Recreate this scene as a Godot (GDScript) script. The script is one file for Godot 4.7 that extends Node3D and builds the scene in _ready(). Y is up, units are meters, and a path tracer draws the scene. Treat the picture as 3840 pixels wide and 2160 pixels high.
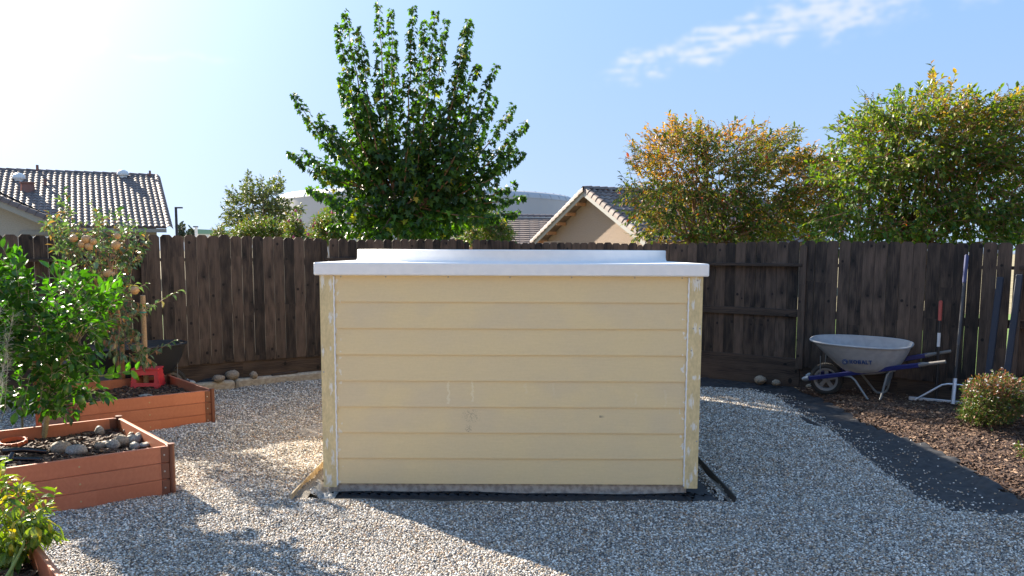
extends Node3D
# A backyard corner: a cream lap-sided box with a white cap in front of a dog-ear board fence, raised beds, fruit trees, neighbours' roofs behind.

const FOCAL := 3200.0
const AXIS_Y := 1290.0
const EYE := 1.65
var cam_basis: Basis
var rng := RandomNumberGenerator.new()
var taken := {}
var M := {}

# ---------------------------------------------------------------- small mesh builder
class Shape:
	var v := PackedVector3Array()
	var n := PackedVector3Array()
	var uv := PackedVector2Array()
	var col := PackedColorArray()
	var idx := PackedInt32Array()
	var tint := Color(1, 1, 1)
	func add(p: Vector3, nn: Vector3, t := Vector2.ZERO) -> int:
		v.append(p); n.append(nn); uv.append(t); col.append(tint)
		return v.size() - 1
	func face(a: int, b: int, c: int) -> void:      # turned so that it faces along its normals
		var g := (v[c] - v[a]).cross(v[b] - v[a])
		if g.dot(n[a] + n[b] + n[c]) < 0.0:
			idx.append_array([a, c, b])
		else:
			idx.append_array([a, b, c])
	func tri(a: Vector3, b: Vector3, c: Vector3, out := Vector3.ZERO) -> void:
		var g := (b - a).cross(c - a).normalized()
		if out != Vector3.ZERO and g.dot(out) < 0.0:
			g = -g
		face(add(a, g), add(b, g), add(c, g))
	func quad(a: Vector3, b: Vector3, c: Vector3, d: Vector3, ua := Vector2.ZERO, ub := Vector2.ZERO, uc := Vector2.ZERO, ud := Vector2.ZERO) -> void:
		var g := (b - a).cross(c - a)
		if g.length_squared() < 1e-14:
			g = (c - a).cross(d - a)
		g = g.normalized()
		var i := add(a, g, ua); var j := add(b, g, ub); var k := add(c, g, uc); var l := add(d, g, ud)
		face(i, j, k); face(i, k, l)
	func box(c: Vector3, s: Vector3, b := Basis(), bev := 0.0) -> void:
		var h := s * 0.5
		var e := minf(bev, minf(h.x, minf(h.y, h.z)) * 0.9)
		if e <= 0.0:
			for ax in 3:
				for sg in [-1.0, 1.0]:
					var nn := Vector3.ZERO; nn[ax] = sg
					var p := Vector3.ZERO; p[ax] = h[ax] * sg
					var u := Vector3.ZERO; u[(ax + 1) % 3] = h[(ax + 1) % 3]
					var w := Vector3.ZERO; w[(ax + 2) % 3] = h[(ax + 2) % 3]
					var i := add(c + b * (p - u - w), b * nn); var j := add(c + b * (p + u - w), b * nn); var k := add(c + b * (p + u + w), b * nn); var l := add(c + b * (p - u + w), b * nn)
					face(i, j, k); face(i, k, l)
			return
		for ax in 3:
			var a1 := (ax + 1) % 3; var a2 := (ax + 2) % 3
			for sg in [-1.0, 1.0]:
				var q := []
				for t in [[-1, -1], [1, -1], [1, 1], [-1, 1]]:
					var p := Vector3.ZERO
					p[ax] = h[ax] * sg; p[a1] = (h[a1] - e) * t[0]; p[a2] = (h[a2] - e) * t[1]
					q.append(c + b * p)
				var nn := Vector3.ZERO; nn[ax] = sg
				var i := add(q[0], b * nn); var j := add(q[1], b * nn); var k := add(q[2], b * nn); var l := add(q[3], b * nn)
				face(i, j, k); face(i, k, l)
			for s1 in [-1.0, 1.0]:
				for s2 in [-1.0, 1.0]:
					var nn := Vector3.ZERO; nn[a1] = s1; nn[a2] = s2
					nn = b * nn.normalized()
					var q := []
					for t in [[-1, 0], [1, 0], [1, 1], [-1, 1]]:
						var p := Vector3.ZERO
						p[ax] = (h[ax] - e) * t[0]
						p[a1] = (h[a1] - (0.0 if t[1] == 0 else e)) * s1
						p[a2] = (h[a2] - (e if t[1] == 0 else 0.0)) * s2
						q.append(add(c + b * p, nn))
					face(q[0], q[1], q[2]); face(q[0], q[2], q[3])
		for sx in [-1.0, 1.0]:
			for sy in [-1.0, 1.0]:
				for sz in [-1.0, 1.0]:
					var nn := b * Vector3(sx, sy, sz).normalized()
					var i := add(c + b * Vector3(h.x * sx, (h.y - e) * sy, (h.z - e) * sz), nn)
					var j := add(c + b * Vector3((h.x - e) * sx, h.y * sy, (h.z - e) * sz), nn)
					var k := add(c + b * Vector3((h.x - e) * sx, (h.y - e) * sy, h.z * sz), nn)
					face(i, j, k)
	func tube(p: Array, r: Array, sides := 8, caps := true) -> void:
		var base := v.size()
		var up := Vector3.UP
		var m := p.size()
		for i in m:
			var d: Vector3 = (p[mini(i + 1, m - 1)] - p[maxi(i - 1, 0)]).normalized()
			if i == 0:
				up = Vector3.UP if absf(d.y) < 0.9 else Vector3.RIGHT
			var x := up.cross(d).normalized()
			var y := d.cross(x)
			up = y
			for k in sides:
				var a := TAU * k / sides
				var nn := x * cos(a) + y * sin(a)
				add(p[i] + nn * r[mini(i, r.size() - 1)], nn, Vector2(float(k) / sides, i))
		for i in m - 1:
			for k in sides:
				var a := base + i * sides + k; var b := base + i * sides + (k + 1) % sides
				face(a, b, b + sides); face(a, b + sides, a + sides)
		if caps:
			for e in [0, m - 1]:
				var d: Vector3 = (p[1] - p[0]).normalized() * -1.0 if e == 0 else (p[m - 1] - p[m - 2]).normalized()
				var c := add(p[e], d)
				var s := []
				for k in sides:
					s.append(add(v[base + e * sides + k], d))
				for k in sides:
					face(c, s[k], s[(k + 1) % sides])
	func lathe(prof: Array, sides := 32, at := Vector3.ZERO, b := Basis()) -> void:   # prof: Vector2(radius, height)
		for i in prof.size() - 1:
			var p0: Vector2 = prof[i]; var p1: Vector2 = prof[i + 1]
			var t := (p1 - p0).normalized()
			var nn := Vector2(t.y, -t.x)
			for k in sides:
				var a0 := TAU * k / sides; var a1 := TAU * (k + 1) / sides
				var d0 := Vector3(cos(a0), 0, sin(a0)); var d1 := Vector3(cos(a1), 0, sin(a1))
				var n0 := (d0 * nn.x + Vector3.UP * nn.y); var n1 := (d1 * nn.x + Vector3.UP * nn.y)
				var q0 := add(at + b * (d0 * p0.x + Vector3.UP * p0.y), b * n0); var q1 := add(at + b * (d1 * p0.x + Vector3.UP * p0.y), b * n1)
				var q2 := add(at + b * (d1 * p1.x + Vector3.UP * p1.y), b * n1); var q3 := add(at + b * (d0 * p1.x + Vector3.UP * p1.y), b * n0)
				if p0.x > 1e-6:
					face(q0, q1, q2)
				if p1.x > 1e-6:
					face(q0, q2, q3)
	func prism(poly: PackedVector2Array, z0: float, z1: float, x := Transform3D()) -> void:   # outline in x,y, thickness along z
		var cc := Vector2.ZERO
		for p in poly:
			cc += p / poly.size()
		var t := Geometry2D.triangulate_polygon(poly)
		for e in [[z0, -1.0], [z1, 1.0]]:
			var s := []
			for p in poly:
				s.append(add(x * Vector3(p.x, p.y, e[0]), x.basis * Vector3(0, 0, e[1])))
			for i in range(0, t.size(), 3):
				face(s[t[i]], s[t[i + 1]], s[t[i + 2]])
		var cw := Geometry2D.is_polygon_clockwise(poly)
		for i in poly.size():
			var a := poly[i]; var b := poly[(i + 1) % poly.size()]
			var nn := Vector2(b.y - a.y, a.x - b.x).normalized() * (-1.0 if cw else 1.0)
			var n3 := x.basis * Vector3(nn.x, nn.y, 0)
			var q0 := add(x * Vector3(a.x, a.y, z0), n3); var q1 := add(x * Vector3(b.x, b.y, z0), n3); var q2 := add(x * Vector3(b.x, b.y, z1), n3); var q3 := add(x * Vector3(a.x, a.y, z1), n3)
			face(q0, q1, q2); face(q0, q2, q3)
	func loft(rings: Array, closed := true, flip := 1.0) -> void:   # rings of equal size; smooth
		var base := v.size(); var m: int = rings[0].size()
		for i in rings.size():
			for k in m:
				var du: Vector3 = rings[i][(k + 1) % m] - rings[i][(k - 1 + m) % m]
				var dv: Vector3 = rings[mini(i + 1, rings.size() - 1)][k] - rings[maxi(i - 1, 0)][k]
				add(rings[i][k], du.cross(dv).normalized() * flip)
		for i in rings.size() - 1:
			for k in (m if closed else m - 1):
				var a := base + i * m + k; var b := base + i * m + (k + 1) % m
				face(a, b, b + m); face(a, b + m, a + m)
	func blob(at: Vector3, s: Vector3, b: Basis, rough: float, seed_: int, rings := 7, sides := 10) -> void:
		var f := FastNoiseLite.new(); f.seed = seed_; f.frequency = 0.9
		var r := []
		for i in rings + 1:
			var ring := []
			var th := PI * clampf(float(i) / rings, 0.02, 0.98)
			for k in sides:
				var ph := TAU * k / sides
				var d := Vector3(sin(th) * cos(ph), cos(th), sin(th) * sin(ph))
				d *= 1.0 + rough * f.get_noise_3dv(d * 1.4)
				ring.append(at + b * (d * s))
			r.append(ring)
		loft(r, true, -1.0)
	func mesh() -> ArrayMesh:
		var a := []
		a.resize(Mesh.ARRAY_MAX)
		a[Mesh.ARRAY_VERTEX] = v; a[Mesh.ARRAY_NORMAL] = n; a[Mesh.ARRAY_TEX_UV] = uv; a[Mesh.ARRAY_COLOR] = col; a[Mesh.ARRAY_INDEX] = idx
		var m := ArrayMesh.new()
		m.add_surface_from_arrays(Mesh.PRIMITIVE_TRIANGLES, a)
		return m

# ---------------------------------------------------------------- naming
func numbered(called: String) -> String:
	taken[called] = taken.get(called, -1) + 1
	return called if taken[called] == 0 else "%s_%03d" % [called, taken[called]]

func thing(called: String, label: String, category: String, at := Vector3.ZERO, b := Basis(), group := "") -> Node3D:
	var o := Node3D.new()
	o.name = numbered(called)
	o.transform = Transform3D(b, at)
	add_child(o)
	o.set_meta("label", label); o.set_meta("category", category)
	if group: o.set_meta("group", group)
	return o

func obj(called: String, m: Mesh, mat: Material, parent: Node = null, x := Transform3D()) -> MeshInstance3D:
	var o := MeshInstance3D.new()
	o.mesh = m
	o.material_override = mat
	o.transform = x
	if parent == null:
		o.name = numbered(called)
		add_child(o)
	else:
		o.name = called
		parent.add_child(o, true)
	return o

func solo(called: String, m: Mesh, mat: Material, label: String, category: String, x := Transform3D(), group := "") -> MeshInstance3D:
	var o := obj(called, m, mat, null, x)
	o.set_meta("label", label); o.set_meta("category", category)
	if group: o.set_meta("group", group)
	return o

func setting(called: String, m: Mesh, mat: Material) -> MeshInstance3D:
	var o := obj(called, m, mat)
	o.set_meta("kind", "structure")
	return o

func many(called: String, m: Mesh, mat: Material, xs: Array, cs: PackedColorArray, parent: Node = null) -> MultiMeshInstance3D:
	var mm := MultiMesh.new()
	mm.transform_format = MultiMesh.TRANSFORM_3D
	mm.use_colors = true
	mm.mesh = m
	mm.instance_count = xs.size()
	for i in xs.size():
		mm.set_instance_transform(i, xs[i])
		mm.set_instance_color(i, cs[i])
	var o := MultiMeshInstance3D.new()
	o.multimesh = mm
	o.material_override = mat
	o.name = called if parent else numbered(called)
	o.set_meta("kind", "stuff")
	(parent if parent else self).add_child(o, true)
	return o

# ---------------------------------------------------------------- the photograph's camera, for placing things
func ray(px: float, py: float) -> Vector3:
	return cam_basis * Vector3((px - 1920.0) / FOCAL, -(py - AXIS_Y) / FOCAL, -1.0)
func gnd(px: float, py: float, h := 0.0) -> Vector3:
	var d := ray(px, py)
	return Vector3(0, EYE, 0) + d * ((h - EYE) / d.y)
func dep(px: float, py: float, depth: float) -> Vector3:
	var d := ray(px, py)
	return Vector3(0, EYE, 0) + d * (depth / -d.z)

# ---------------------------------------------------------------- materials
func lin(r: float, g: float, b: float, a := 1.0) -> Color:
	var c := Color(r, g, b).linear_to_srgb()
	c.a = a
	return c
func mat(r: float, g: float, b: float, rough := 0.8, metal := 0.0) -> StandardMaterial3D:
	var m := StandardMaterial3D.new()
	m.albedo_color = lin(r, g, b)
	m.roughness = rough
	m.metallic = metal
	return m
func noise_tex(freq: float, c0: Color, c1: Color, size := 512, oct := 5, lo := 0.25, hi := 0.75, sd := 1, kind := FastNoiseLite.TYPE_SIMPLEX_SMOOTH) -> NoiseTexture2D:
	var f := FastNoiseLite.new()
	f.seed = sd; f.noise_type = kind; f.frequency = freq; f.fractal_octaves = oct
	var t := NoiseTexture2D.new()
	t.width = size; t.height = size; t.seamless = true; t.noise = f
	var g := Gradient.new()
	g.offsets = PackedFloat32Array([lo, hi]); g.colors = PackedColorArray([c0, c1])
	t.color_ramp = g
	return t
func bump_tex(freq: float, size := 512, oct := 5, sd := 3, kind := FastNoiseLite.TYPE_SIMPLEX_SMOOTH) -> NoiseTexture2D:
	var f := FastNoiseLite.new()
	f.seed = sd; f.noise_type = kind; f.frequency = freq; f.fractal_octaves = oct
	var t := NoiseTexture2D.new()
	t.width = size; t.height = size; t.seamless = true; t.noise = f
	return t
func tri_map(m: StandardMaterial3D, scale: Vector3, world := false) -> StandardMaterial3D:
	m.uv1_triplanar = true
	m.uv1_world_triplanar = world
	m.uv1_triplanar_sharpness = 6.0
	m.uv1_scale = scale
	return m
func rough_surface(c0: Color, c1: Color, freq: float, metres: float, bump := 0.0, rough := 0.9, sd := 1, world := true) -> StandardMaterial3D:
	var m := StandardMaterial3D.new()
	m.albedo_texture = noise_tex(freq, c0, c1, 512, 6, 0.3, 0.7, sd)
	m.roughness = rough
	if bump > 0.0:
		m.heightmap_enabled = true
		m.heightmap_texture = bump_tex(freq * 2.5, 512, 5, sd + 7)
		m.heightmap_scale = bump
	return tri_map(m, Vector3.ONE / metres, world)
func leaf_mat(back: Color, rough := 0.45) -> StandardMaterial3D:
	var m := StandardMaterial3D.new()
	m.vertex_color_use_as_albedo = true
	m.roughness = rough
	m.backlight_enabled = true
	m.backlight = back
	m.cull_mode = BaseMaterial3D.CULL_DISABLED
	return m

# weathered board texture: strips of board side by side, each with its own grain, tone and knots
func board_image(w: int, h: int, strips: int, sd: int, c_dark: Vector3, c_light: Vector3, knots: int, contrast: float) -> ImageTexture:
	var im := Image.create(w, h, false, Image.FORMAT_RGB8)
	var f := FastNoiseLite.new(); f.seed = sd; f.frequency = 1.0; f.fractal_octaves = 3
	var g := FastNoiseLite.new(); g.seed = sd + 5; g.frequency = 1.0; g.fractal_octaves = 4
	var r := RandomNumberGenerator.new(); r.seed = sd
	var sw := w / strips
	for s in strips:
		var ks := []
		for k in knots:
			if r.randf() < 0.6:
				ks.append([Vector2(r.randf_range(0.15, 0.85), r.randf_range(0.02, 0.98)), r.randf_range(0.06, 0.17)])
		var tone := r.randf_range(-0.30, 0.26) * contrast
		var mid := r.randf_range(0.2, 0.8)
		for y in h:
			var fy := float(y) / h
			for x in sw:
				var fx := (x + 0.5) / sw
				var u := fx + 0.05 * f.get_noise_2d(fy * 3.0 + s * 9.0, fx * 1.5)
				var kd := 0.0
				var ring := 0.0
				for k in ks:
					var d := Vector2((fx - k[0].x), (fy - k[0].y) * 11.0)
					var q: float = d.length() / k[1]
					u += 0.22 * k[1] / 0.06 * exp(-q * 0.55) * signf(d.x) * 0.25
					kd = maxf(kd, 1.0 - smoothstep(0.55, 1.0, q))
					ring = maxf(ring, exp(-q * 0.7))
				var a := absf(u - mid)
				var grain := sin((a * a * 60.0 + a * 34.0 + f.get_noise_2d(s * 31.0 + fy * 1.2, a * 2.0) * 4.0) * 1.7)
				var fine := g.get_noise_2d(u * 34.0 + s * 77.0, fy * 5.0)
				var blotch := g.get_noise_2d(fx * 1.3 + s * 13.0, fy * 4.0 + 50.0)
				var t := 0.5 + tone + contrast * (0.20 * grain + 0.55 * fine + 0.55 * blotch) - 0.25 * ring * contrast
				t = clampf(t, 0.0, 1.0)
				var c := c_dark.lerp(c_light, t)
				c = c.lerp(c_dark * 0.35, kd * 0.95)
				im.set_pixel(s * sw + x, y, lin(c.x, c.y, c.z))
	return ImageTexture.create_from_image(im)

# ---------------------------------------------------------------- sky
func sky_image(to_sun: Vector3) -> Image:
	var w := 2048
	var h := 1024
	var data := PackedFloat32Array()
	data.resize(w * h * 3)
	var f := FastNoiseLite.new(); f.seed = 11; f.frequency = 1.0; f.fractal_octaves = 5; f.fractal_gain = 0.55
	var streaks := []       # [start dir, end dir, width, strength]
	for s in [[2310, 275, 3330, -40, 0.032, 1.0], [3060, 110, 3420, -60, 0.035, 0.9], [3560, -5, 3760, -20, 0.012, 0.35], [10, 150, 380, 150, 0.012, 0.5], [480, 215, 880, 225, 0.008, 0.25]]:
		streaks.append([ray(s[0], s[1]).normalized(), ray(s[2], s[3]).normalized(), s[4], s[5]])
	for k in 16:           # the same thin cirrus over the rest of the sky
		var az := 0.75 + k * 0.33 + rng.randf_range(-0.1, 0.1)
		var el := rng.randf_range(0.15, 0.9)
		var d := Vector3(sin(az) * cos(el), sin(el), -cos(az) * cos(el))
		var e := Vector3(sin(az + 0.3) * cos(el + 0.09), sin(el + 0.09), -cos(az + 0.3) * cos(el + 0.09))
		streaks.append([d, e, rng.randf_range(0.015, 0.04), rng.randf_range(0.3, 0.9)])
	for y in h:
		var el := PI * (0.5 - (y + 0.5) / h)
		var sy := sin(el)
		var near := []
		if el > 0.0:
			for s in streaks:
				if absf(sy - (s[0].y + s[1].y) * 0.5) < 0.16:
					near.append(s)
		for x in w:
			var i := (y * w + x) * 3
			if el < -0.02:
				data[i] = 0.13; data[i + 1] = 0.12; data[i + 2] = 0.10
				continue
			var az := TAU * (x + 0.5) / w
			var d := Vector3(sin(az) * cos(el), sy, -cos(az) * cos(el))
			var g := acos(clampf(d.dot(to_sun), -1.0, 1.0))
			var u := clampf(1.0 - sy, 0.0, 1.0)
			var t := pow(u, 5.0)
			var c := Vector3(0.080, 0.150, 0.268).lerp(Vector3(0.155, 0.203, 0.278), t)
			var glow := 0.80 * exp(-g * 4.0) + 2.4 * exp(-g * 11.0)
			c += Vector3(0.98, 0.98, 0.99) * glow
			var cl := 0.0
			for s in near:
				var ax: Vector3 = s[1] - s[0]
				var ln := ax.length()
				ax /= ln
				var p: Vector3 = d - s[0]
				var along := p.dot(ax) / ln
				if along < -0.25 or along > 1.25:
					continue
				var nrm: Vector3 = s[0].cross(ax).normalized()
				var across := p.dot(nrm)
				if absf(across) > s[2] * 2.2:
					continue
				var q := Vector2(along * ln, across)
				var wob := f.get_noise_2d(q.x * 16.0, q.y * 30.0 + s[2] * 100.0)
				var body := clampf(1.0 - absf(across + wob * s[2] * 0.8) / (s[2] * (0.45 + 0.75 * clampf(along, 0.0, 1.0))), 0.0, 1.0)
				body *= smoothstep(-0.15, 0.15, along) * (1.0 - smoothstep(0.8, 1.2, along))
				var fib := 0.30 + 1.25 * f.get_noise_2d(q.x * 14.0 + q.y * 40.0, q.y * 150.0 - q.x * 30.0)
				cl = maxf(cl, s[3] * smoothstep(0.0, 0.85, body * (0.30 + fib)))
			if cl > 0.0:
				c = c.lerp(Vector3(0.235, 0.245, 0.258) + Vector3.ONE * glow * 0.9, clampf(cl, 0.0, 1.0) * 0.75)
			data[i] = c.x; data[i + 1] = c.y; data[i + 2] = c.z
	return Image.create_from_data(w, h, false, Image.FORMAT_RGBF, data.to_byte_array())

# ---------------------------------------------------------------- ground
var gravel_edge := PackedVector2Array()
var no_pebbles := []
func inside(p: Vector2, poly: PackedVector2Array) -> bool:
	return Geometry2D.is_point_in_polygon(p, poly)

func sheet(poly: PackedVector2Array, cell: float, fy: Callable, pit := false) -> ArrayMesh:
	var s := Shape.new()
	var lo := poly[0]; var hi := poly[0]
	for p in poly:
		lo = lo.min(p); hi = hi.max(p)
	var nx := int(ceil((hi.x - lo.x) / cell)); var nz := int(ceil((hi.y - lo.y) / cell))
	var at := {}
	for i in nx:
		for j in nz:
			var c := lo + Vector2(i + 0.5, j + 0.5) * cell
			if not inside(c, poly) or (pit and c.x > -1.36 and c.x < 1.46 and c.y > -10.2 and c.y < -5.49):
				continue
			var q := []
			for o in [[0, 0], [1, 0], [1, 1], [0, 1]]:
				var key := Vector2i(i + o[0], j + o[1])
				if not at.has(key):
					var p := lo + Vector2(key) * cell
					var y: float = fy.call(p.x, p.y)
					var e := cell * 0.3
					var nn := Vector3(fy.call(p.x - e, p.y) - fy.call(p.x + e, p.y), 2.0 * e, fy.call(p.x, p.y - e) - fy.call(p.x, p.y + e)).normalized()
					at[key] = s.add(Vector3(p.x, y, p.y), nn, p)
				q.append(at[key])
			s.face(q[0], q[1], q[2]); s.face(q[0], q[2], q[3])
	return s.mesh()

func pebble_mesh(sd: int) -> ArrayMesh:
	var s := Shape.new()
	var r := RandomNumberGenerator.new(); r.seed = sd
	var t := (1.0 + sqrt(5.0)) / 2.0
	var p := [Vector3(-1, t, 0), Vector3(1, t, 0), Vector3(-1, -t, 0), Vector3(1, -t, 0), Vector3(0, -1, t), Vector3(0, 1, t), Vector3(0, -1, -t), Vector3(0, 1, -t), Vector3(t, 0, -1), Vector3(t, 0, 1), Vector3(-t, 0, -1), Vector3(-t, 0, 1)]
	for i in 12:
		var d: Vector3 = p[i].normalized()
		s.add(d * r.randf_range(0.42, 0.56) * Vector3(1, 0.72, 0.85), d)
	for f in [[0, 11, 5], [0, 5, 1], [0, 1, 7], [0, 7, 10], [0, 10, 11], [1, 5, 9], [5, 11, 4], [11, 10, 2], [10, 7, 6], [7, 1, 8], [3, 9, 4], [3, 4, 2], [3, 2, 6], [3, 6, 8], [3, 8, 9], [4, 9, 5], [2, 4, 11], [6, 2, 10], [8, 6, 7], [9, 8, 1]]:
		s.face(f[0], f[1], f[2])
	return s.mesh()

func chip_mesh(sd: int) -> ArrayMesh:
	var s := Shape.new()
	var r := RandomNumberGenerator.new(); r.seed = sd
	s.prism(PackedVector2Array([Vector2(-0.5, -0.16 * r.randf_range(0.5, 1)), Vector2(0.1, -0.2), Vector2(0.5, -0.1 * r.randf()), Vector2(0.44, 0.15), Vector2(-0.1, 0.2 * r.randf_range(0.6, 1.2)), Vector2(-0.45, 0.12)]), -0.06, 0.06, Transform3D(Basis(Vector3.RIGHT, -PI / 2), Vector3.ZERO))
	return s.mesh()

var hills_noise := FastNoiseLite.new()
func gravel_y(x: float, z: float) -> float:
	var y := 0.012 * hills_noise.get_noise_2d(x * 2.2, z * 2.2) + 0.02 * hills_noise.get_noise_2d(x * 0.6 + 40.0, z * 0.6)
	# a heap against the far raised bed's corner
	y += 0.06 * exp(-(pow(x + 2.75, 2) + pow(z + 7.55, 2)) / 0.16)
	return y

func mulch_y(x: float, z: float) -> float:      # the bark lies heaped a little towards the right-hand fence
	return -0.035 + (0.085 + 0.03 * hills_noise.get_noise_2d(x * 1.5, z * 1.5)) * smoothstep(3.3, 3.7, x)

func free_of_things(p: Vector2) -> bool:
	for q in no_pebbles:
		if inside(p, q):
			return false
	return true

func chip_color() -> Color:
	var k := rng.randf()
	var c := Vector3(0.045, 0.023, 0.013).lerp(Vector3(0.115, 0.062, 0.036), rng.randf())
	if k < 0.08: c = Vector3(0.25, 0.16, 0.10)
	elif k < 0.4: c = Vector3(0.045, 0.022, 0.014)
	return Color(c.x, c.y, c.z)

func chips(called: String, parent: Node, pts: Array, size_lo: float, size_hi: float) -> void:
	var xs := [[], [], []]
	var cs := [PackedColorArray(), PackedColorArray(), PackedColorArray()]
	for p in pts:
		var k := rng.randi() % 3
		var s := rng.randf_range(size_lo, size_hi)
		var b := Basis(Vector3.UP, rng.randf() * TAU) * Basis(Vector3.RIGHT, rng.randf_range(-0.5, 0.5)) * Basis(Vector3.BACK, rng.randf_range(-0.45, 0.45))
		xs[k].append(Transform3D(b.scaled(Vector3.ONE * s), p)); cs[k].append(chip_color())
	for k in 3:
		many(called, chip_mesh(60 + k), M.chip, xs[k], cs[k], parent)

func build_ground() -> void:
	hills_noise.seed = 4; hills_noise.frequency = 1.0; hills_noise.fractal_octaves = 2
	var far := Shape.new()
	far.quad(Vector3(-900, -0.07, 300), Vector3(900, -0.07, 300), Vector3(900, -0.07, -1500), Vector3(-900, -0.07, -1500))
	setting("ground", far.mesh(), M.field)
	var lawn := Shape.new()      # the neighbours' grass behind both fences
	lawn.quad(Vector3(-14, -0.05, -4), Vector3(0.04, -0.05, -13.35), Vector3(0.04, -0.05, -24), Vector3(-16, -0.05, -24))
	lawn.quad(Vector3(0.06, -0.05, -24), Vector3(0.06, -0.05, -13.35), Vector3(14, -0.05, -4), Vector3(16, -0.05, -24))
	setting("lawn", lawn.mesh(), M.lawn)
	gravel_edge = PackedVector2Array([Vector2(-8.5, -5.6), Vector2(-5.3, -8.35), Vector2(-4.2, -9.3), Vector2(-3.3, -10.05), Vector2(-2.5, -10.75), Vector2(-1.3, -11.5), Vector2(0.2, -11.6), Vector2(1.6, -10.6), Vector2(2.29, -10.2), Vector2(2.79, -10.1), Vector2(3.0, -9.66), Vector2(2.93, -8.54), Vector2(2.96, -7.89), Vector2(2.86, -7.02), Vector2(2.77, -6.17), Vector2(2.72, -5.56), Vector2(2.82, -5.28), Vector2(3.24, -5.25), Vector2(3.7, -5.1), Vector2(4.6, -3.5), Vector2(4.6, 2.5), Vector2(-8.5, 2.5)])
	var soil := PackedVector2Array([Vector2(-9, -5.4), Vector2(0.0, -13.1), Vector2(9.2, -5.4), Vector2(9.2, 2.5), Vector2(-9, 2.5)])
	setting("mulch_bed", sheet(soil, 0.1, mulch_y, true), M.soil)
	# weed barrier cloth showing between the gravel and the mulch
	var cloth := PackedVector2Array([Vector2(1.2, -11.6), Vector2(2.49, -11.1), Vector2(3.05, -10.95), Vector2(3.42, -10.5), Vector2(3.46, -9.67), Vector2(3.52, -9.16), Vector2(3.42, -8.28), Vector2(3.41, -7.78), Vector2(3.46, -7.18), Vector2(3.52, -6.89), Vector2(3.47, -6.46), Vector2(3.40, -5.96), Vector2(3.34, -5.42), Vector2(3.6, -4.6), Vector2(3.9, -3.5), Vector2(2.2, -3.5), Vector2(2.2, -10.0)])
	var rim := PackedVector2Array(cloth.slice(1, 15))
	var lift := func(x, z):
		var dmin := 9.0
		for i in rim.size() - 1:
			dmin = minf(dmin, Geometry2D.get_closest_point_to_segment(Vector2(x, z), rim[i], rim[i + 1]).distance_to(Vector2(x, z)))
		var wr := hills_noise.get_noise_2d(x * 2.6, z * 5.0) * 0.03 + hills_noise.get_noise_2d(x * 9.0, z * 14.0 + 30.0) * 0.008
		var y := 0.010 + wr * smoothstep(2.9, 3.2, x + maxf(0.0, -z - 9.5) * 0.7) + 0.035 * smoothstep(0.16, 0.02, dmin) * smoothstep(-8.6, -6.9, z)
		return -0.03 if inside(Vector2(x - 0.05, z - 0.05), gravel_edge) and inside(Vector2(x + 0.06, z + 0.06), gravel_edge) else y
	setting("weed_barrier_cloth", sheet(cloth, 0.05, lift), M.cloth)
	setting("gravel_path", sheet(gravel_edge, 0.07, func(x, z): return gravel_y(x, z) + 0.008, true), M.gravel)
	# bare grey ground by the box where the gravel is thin
	var bare := PackedVector2Array([Vector2(-1.5, -9.4), Vector2(-1.5, -7.4), Vector2(-1.9, -7.42), Vector2(-2.0, -7.7), Vector2(-1.78, -8.05), Vector2(-1.95, -8.35), Vector2(-1.7, -8.7), Vector2(-1.85, -9.2)])
	setting("bare_ground_patch", sheet(bare, 0.04, func(x, z): return gravel_y(x, z) + 0.013), M.bare)
	no_pebbles.append(PackedVector2Array([Vector2(-1.3, -10.15), Vector2(1.28, -10.15), Vector2(1.28, -5.60), Vector2(-1.3, -5.60)]))
	no_pebbles.append(PackedVector2Array([Vector2(-1.32, -5.7), Vector2(1.46, -5.7), Vector2(1.47, -5.50), Vector2(-1.28, -5.46)]))
	no_pebbles.append(PackedVector2Array([Vector2(1.2, -5.6), Vector2(1.47, -5.6), Vector2(1.46, -9.9), Vector2(1.2, -9.9)]))
	no_pebbles.append(PackedVector2Array([Vector2(-1.44, -5.52), Vector2(-1.2, -5.52), Vector2(-1.2, -9.9), Vector2(-1.42, -9.9)]))
	var xs := [[], [], []]
	var cs := [PackedColorArray(), PackedColorArray(), PackedColorArray()]
	var put := func(p: Vector2, y: float, s: float):
		var k := rng.randi() % 3
		var b := Basis(Vector3(rng.randf() - 0.5, rng.randf() + 0.4, rng.randf() - 0.5).normalized(), rng.randf() * TAU).scaled(Vector3(s, s * rng.randf_range(0.75, 1.0), s))
		xs[k].append(Transform3D(b, Vector3(p.x, y, p.y)))
		var q := rng.randf()
		var c := Vector3(0.36, 0.33, 0.29)
		if q < 0.22: c = Vector3(0.64, 0.61, 0.56)
		elif q < 0.40: c = Vector3(0.40, 0.315, 0.225)
		elif q < 0.60: c = Vector3(0.25, 0.238, 0.225)
		elif q < 0.76: c = Vector3(0.11, 0.103, 0.10)
		elif q < 0.83: c = Vector3(0.30, 0.195, 0.125)
		c *= rng.randf_range(0.7, 1.28)
		cs[k].append(Color(c.x, c.y, c.z))
	var z := -11.4
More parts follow.
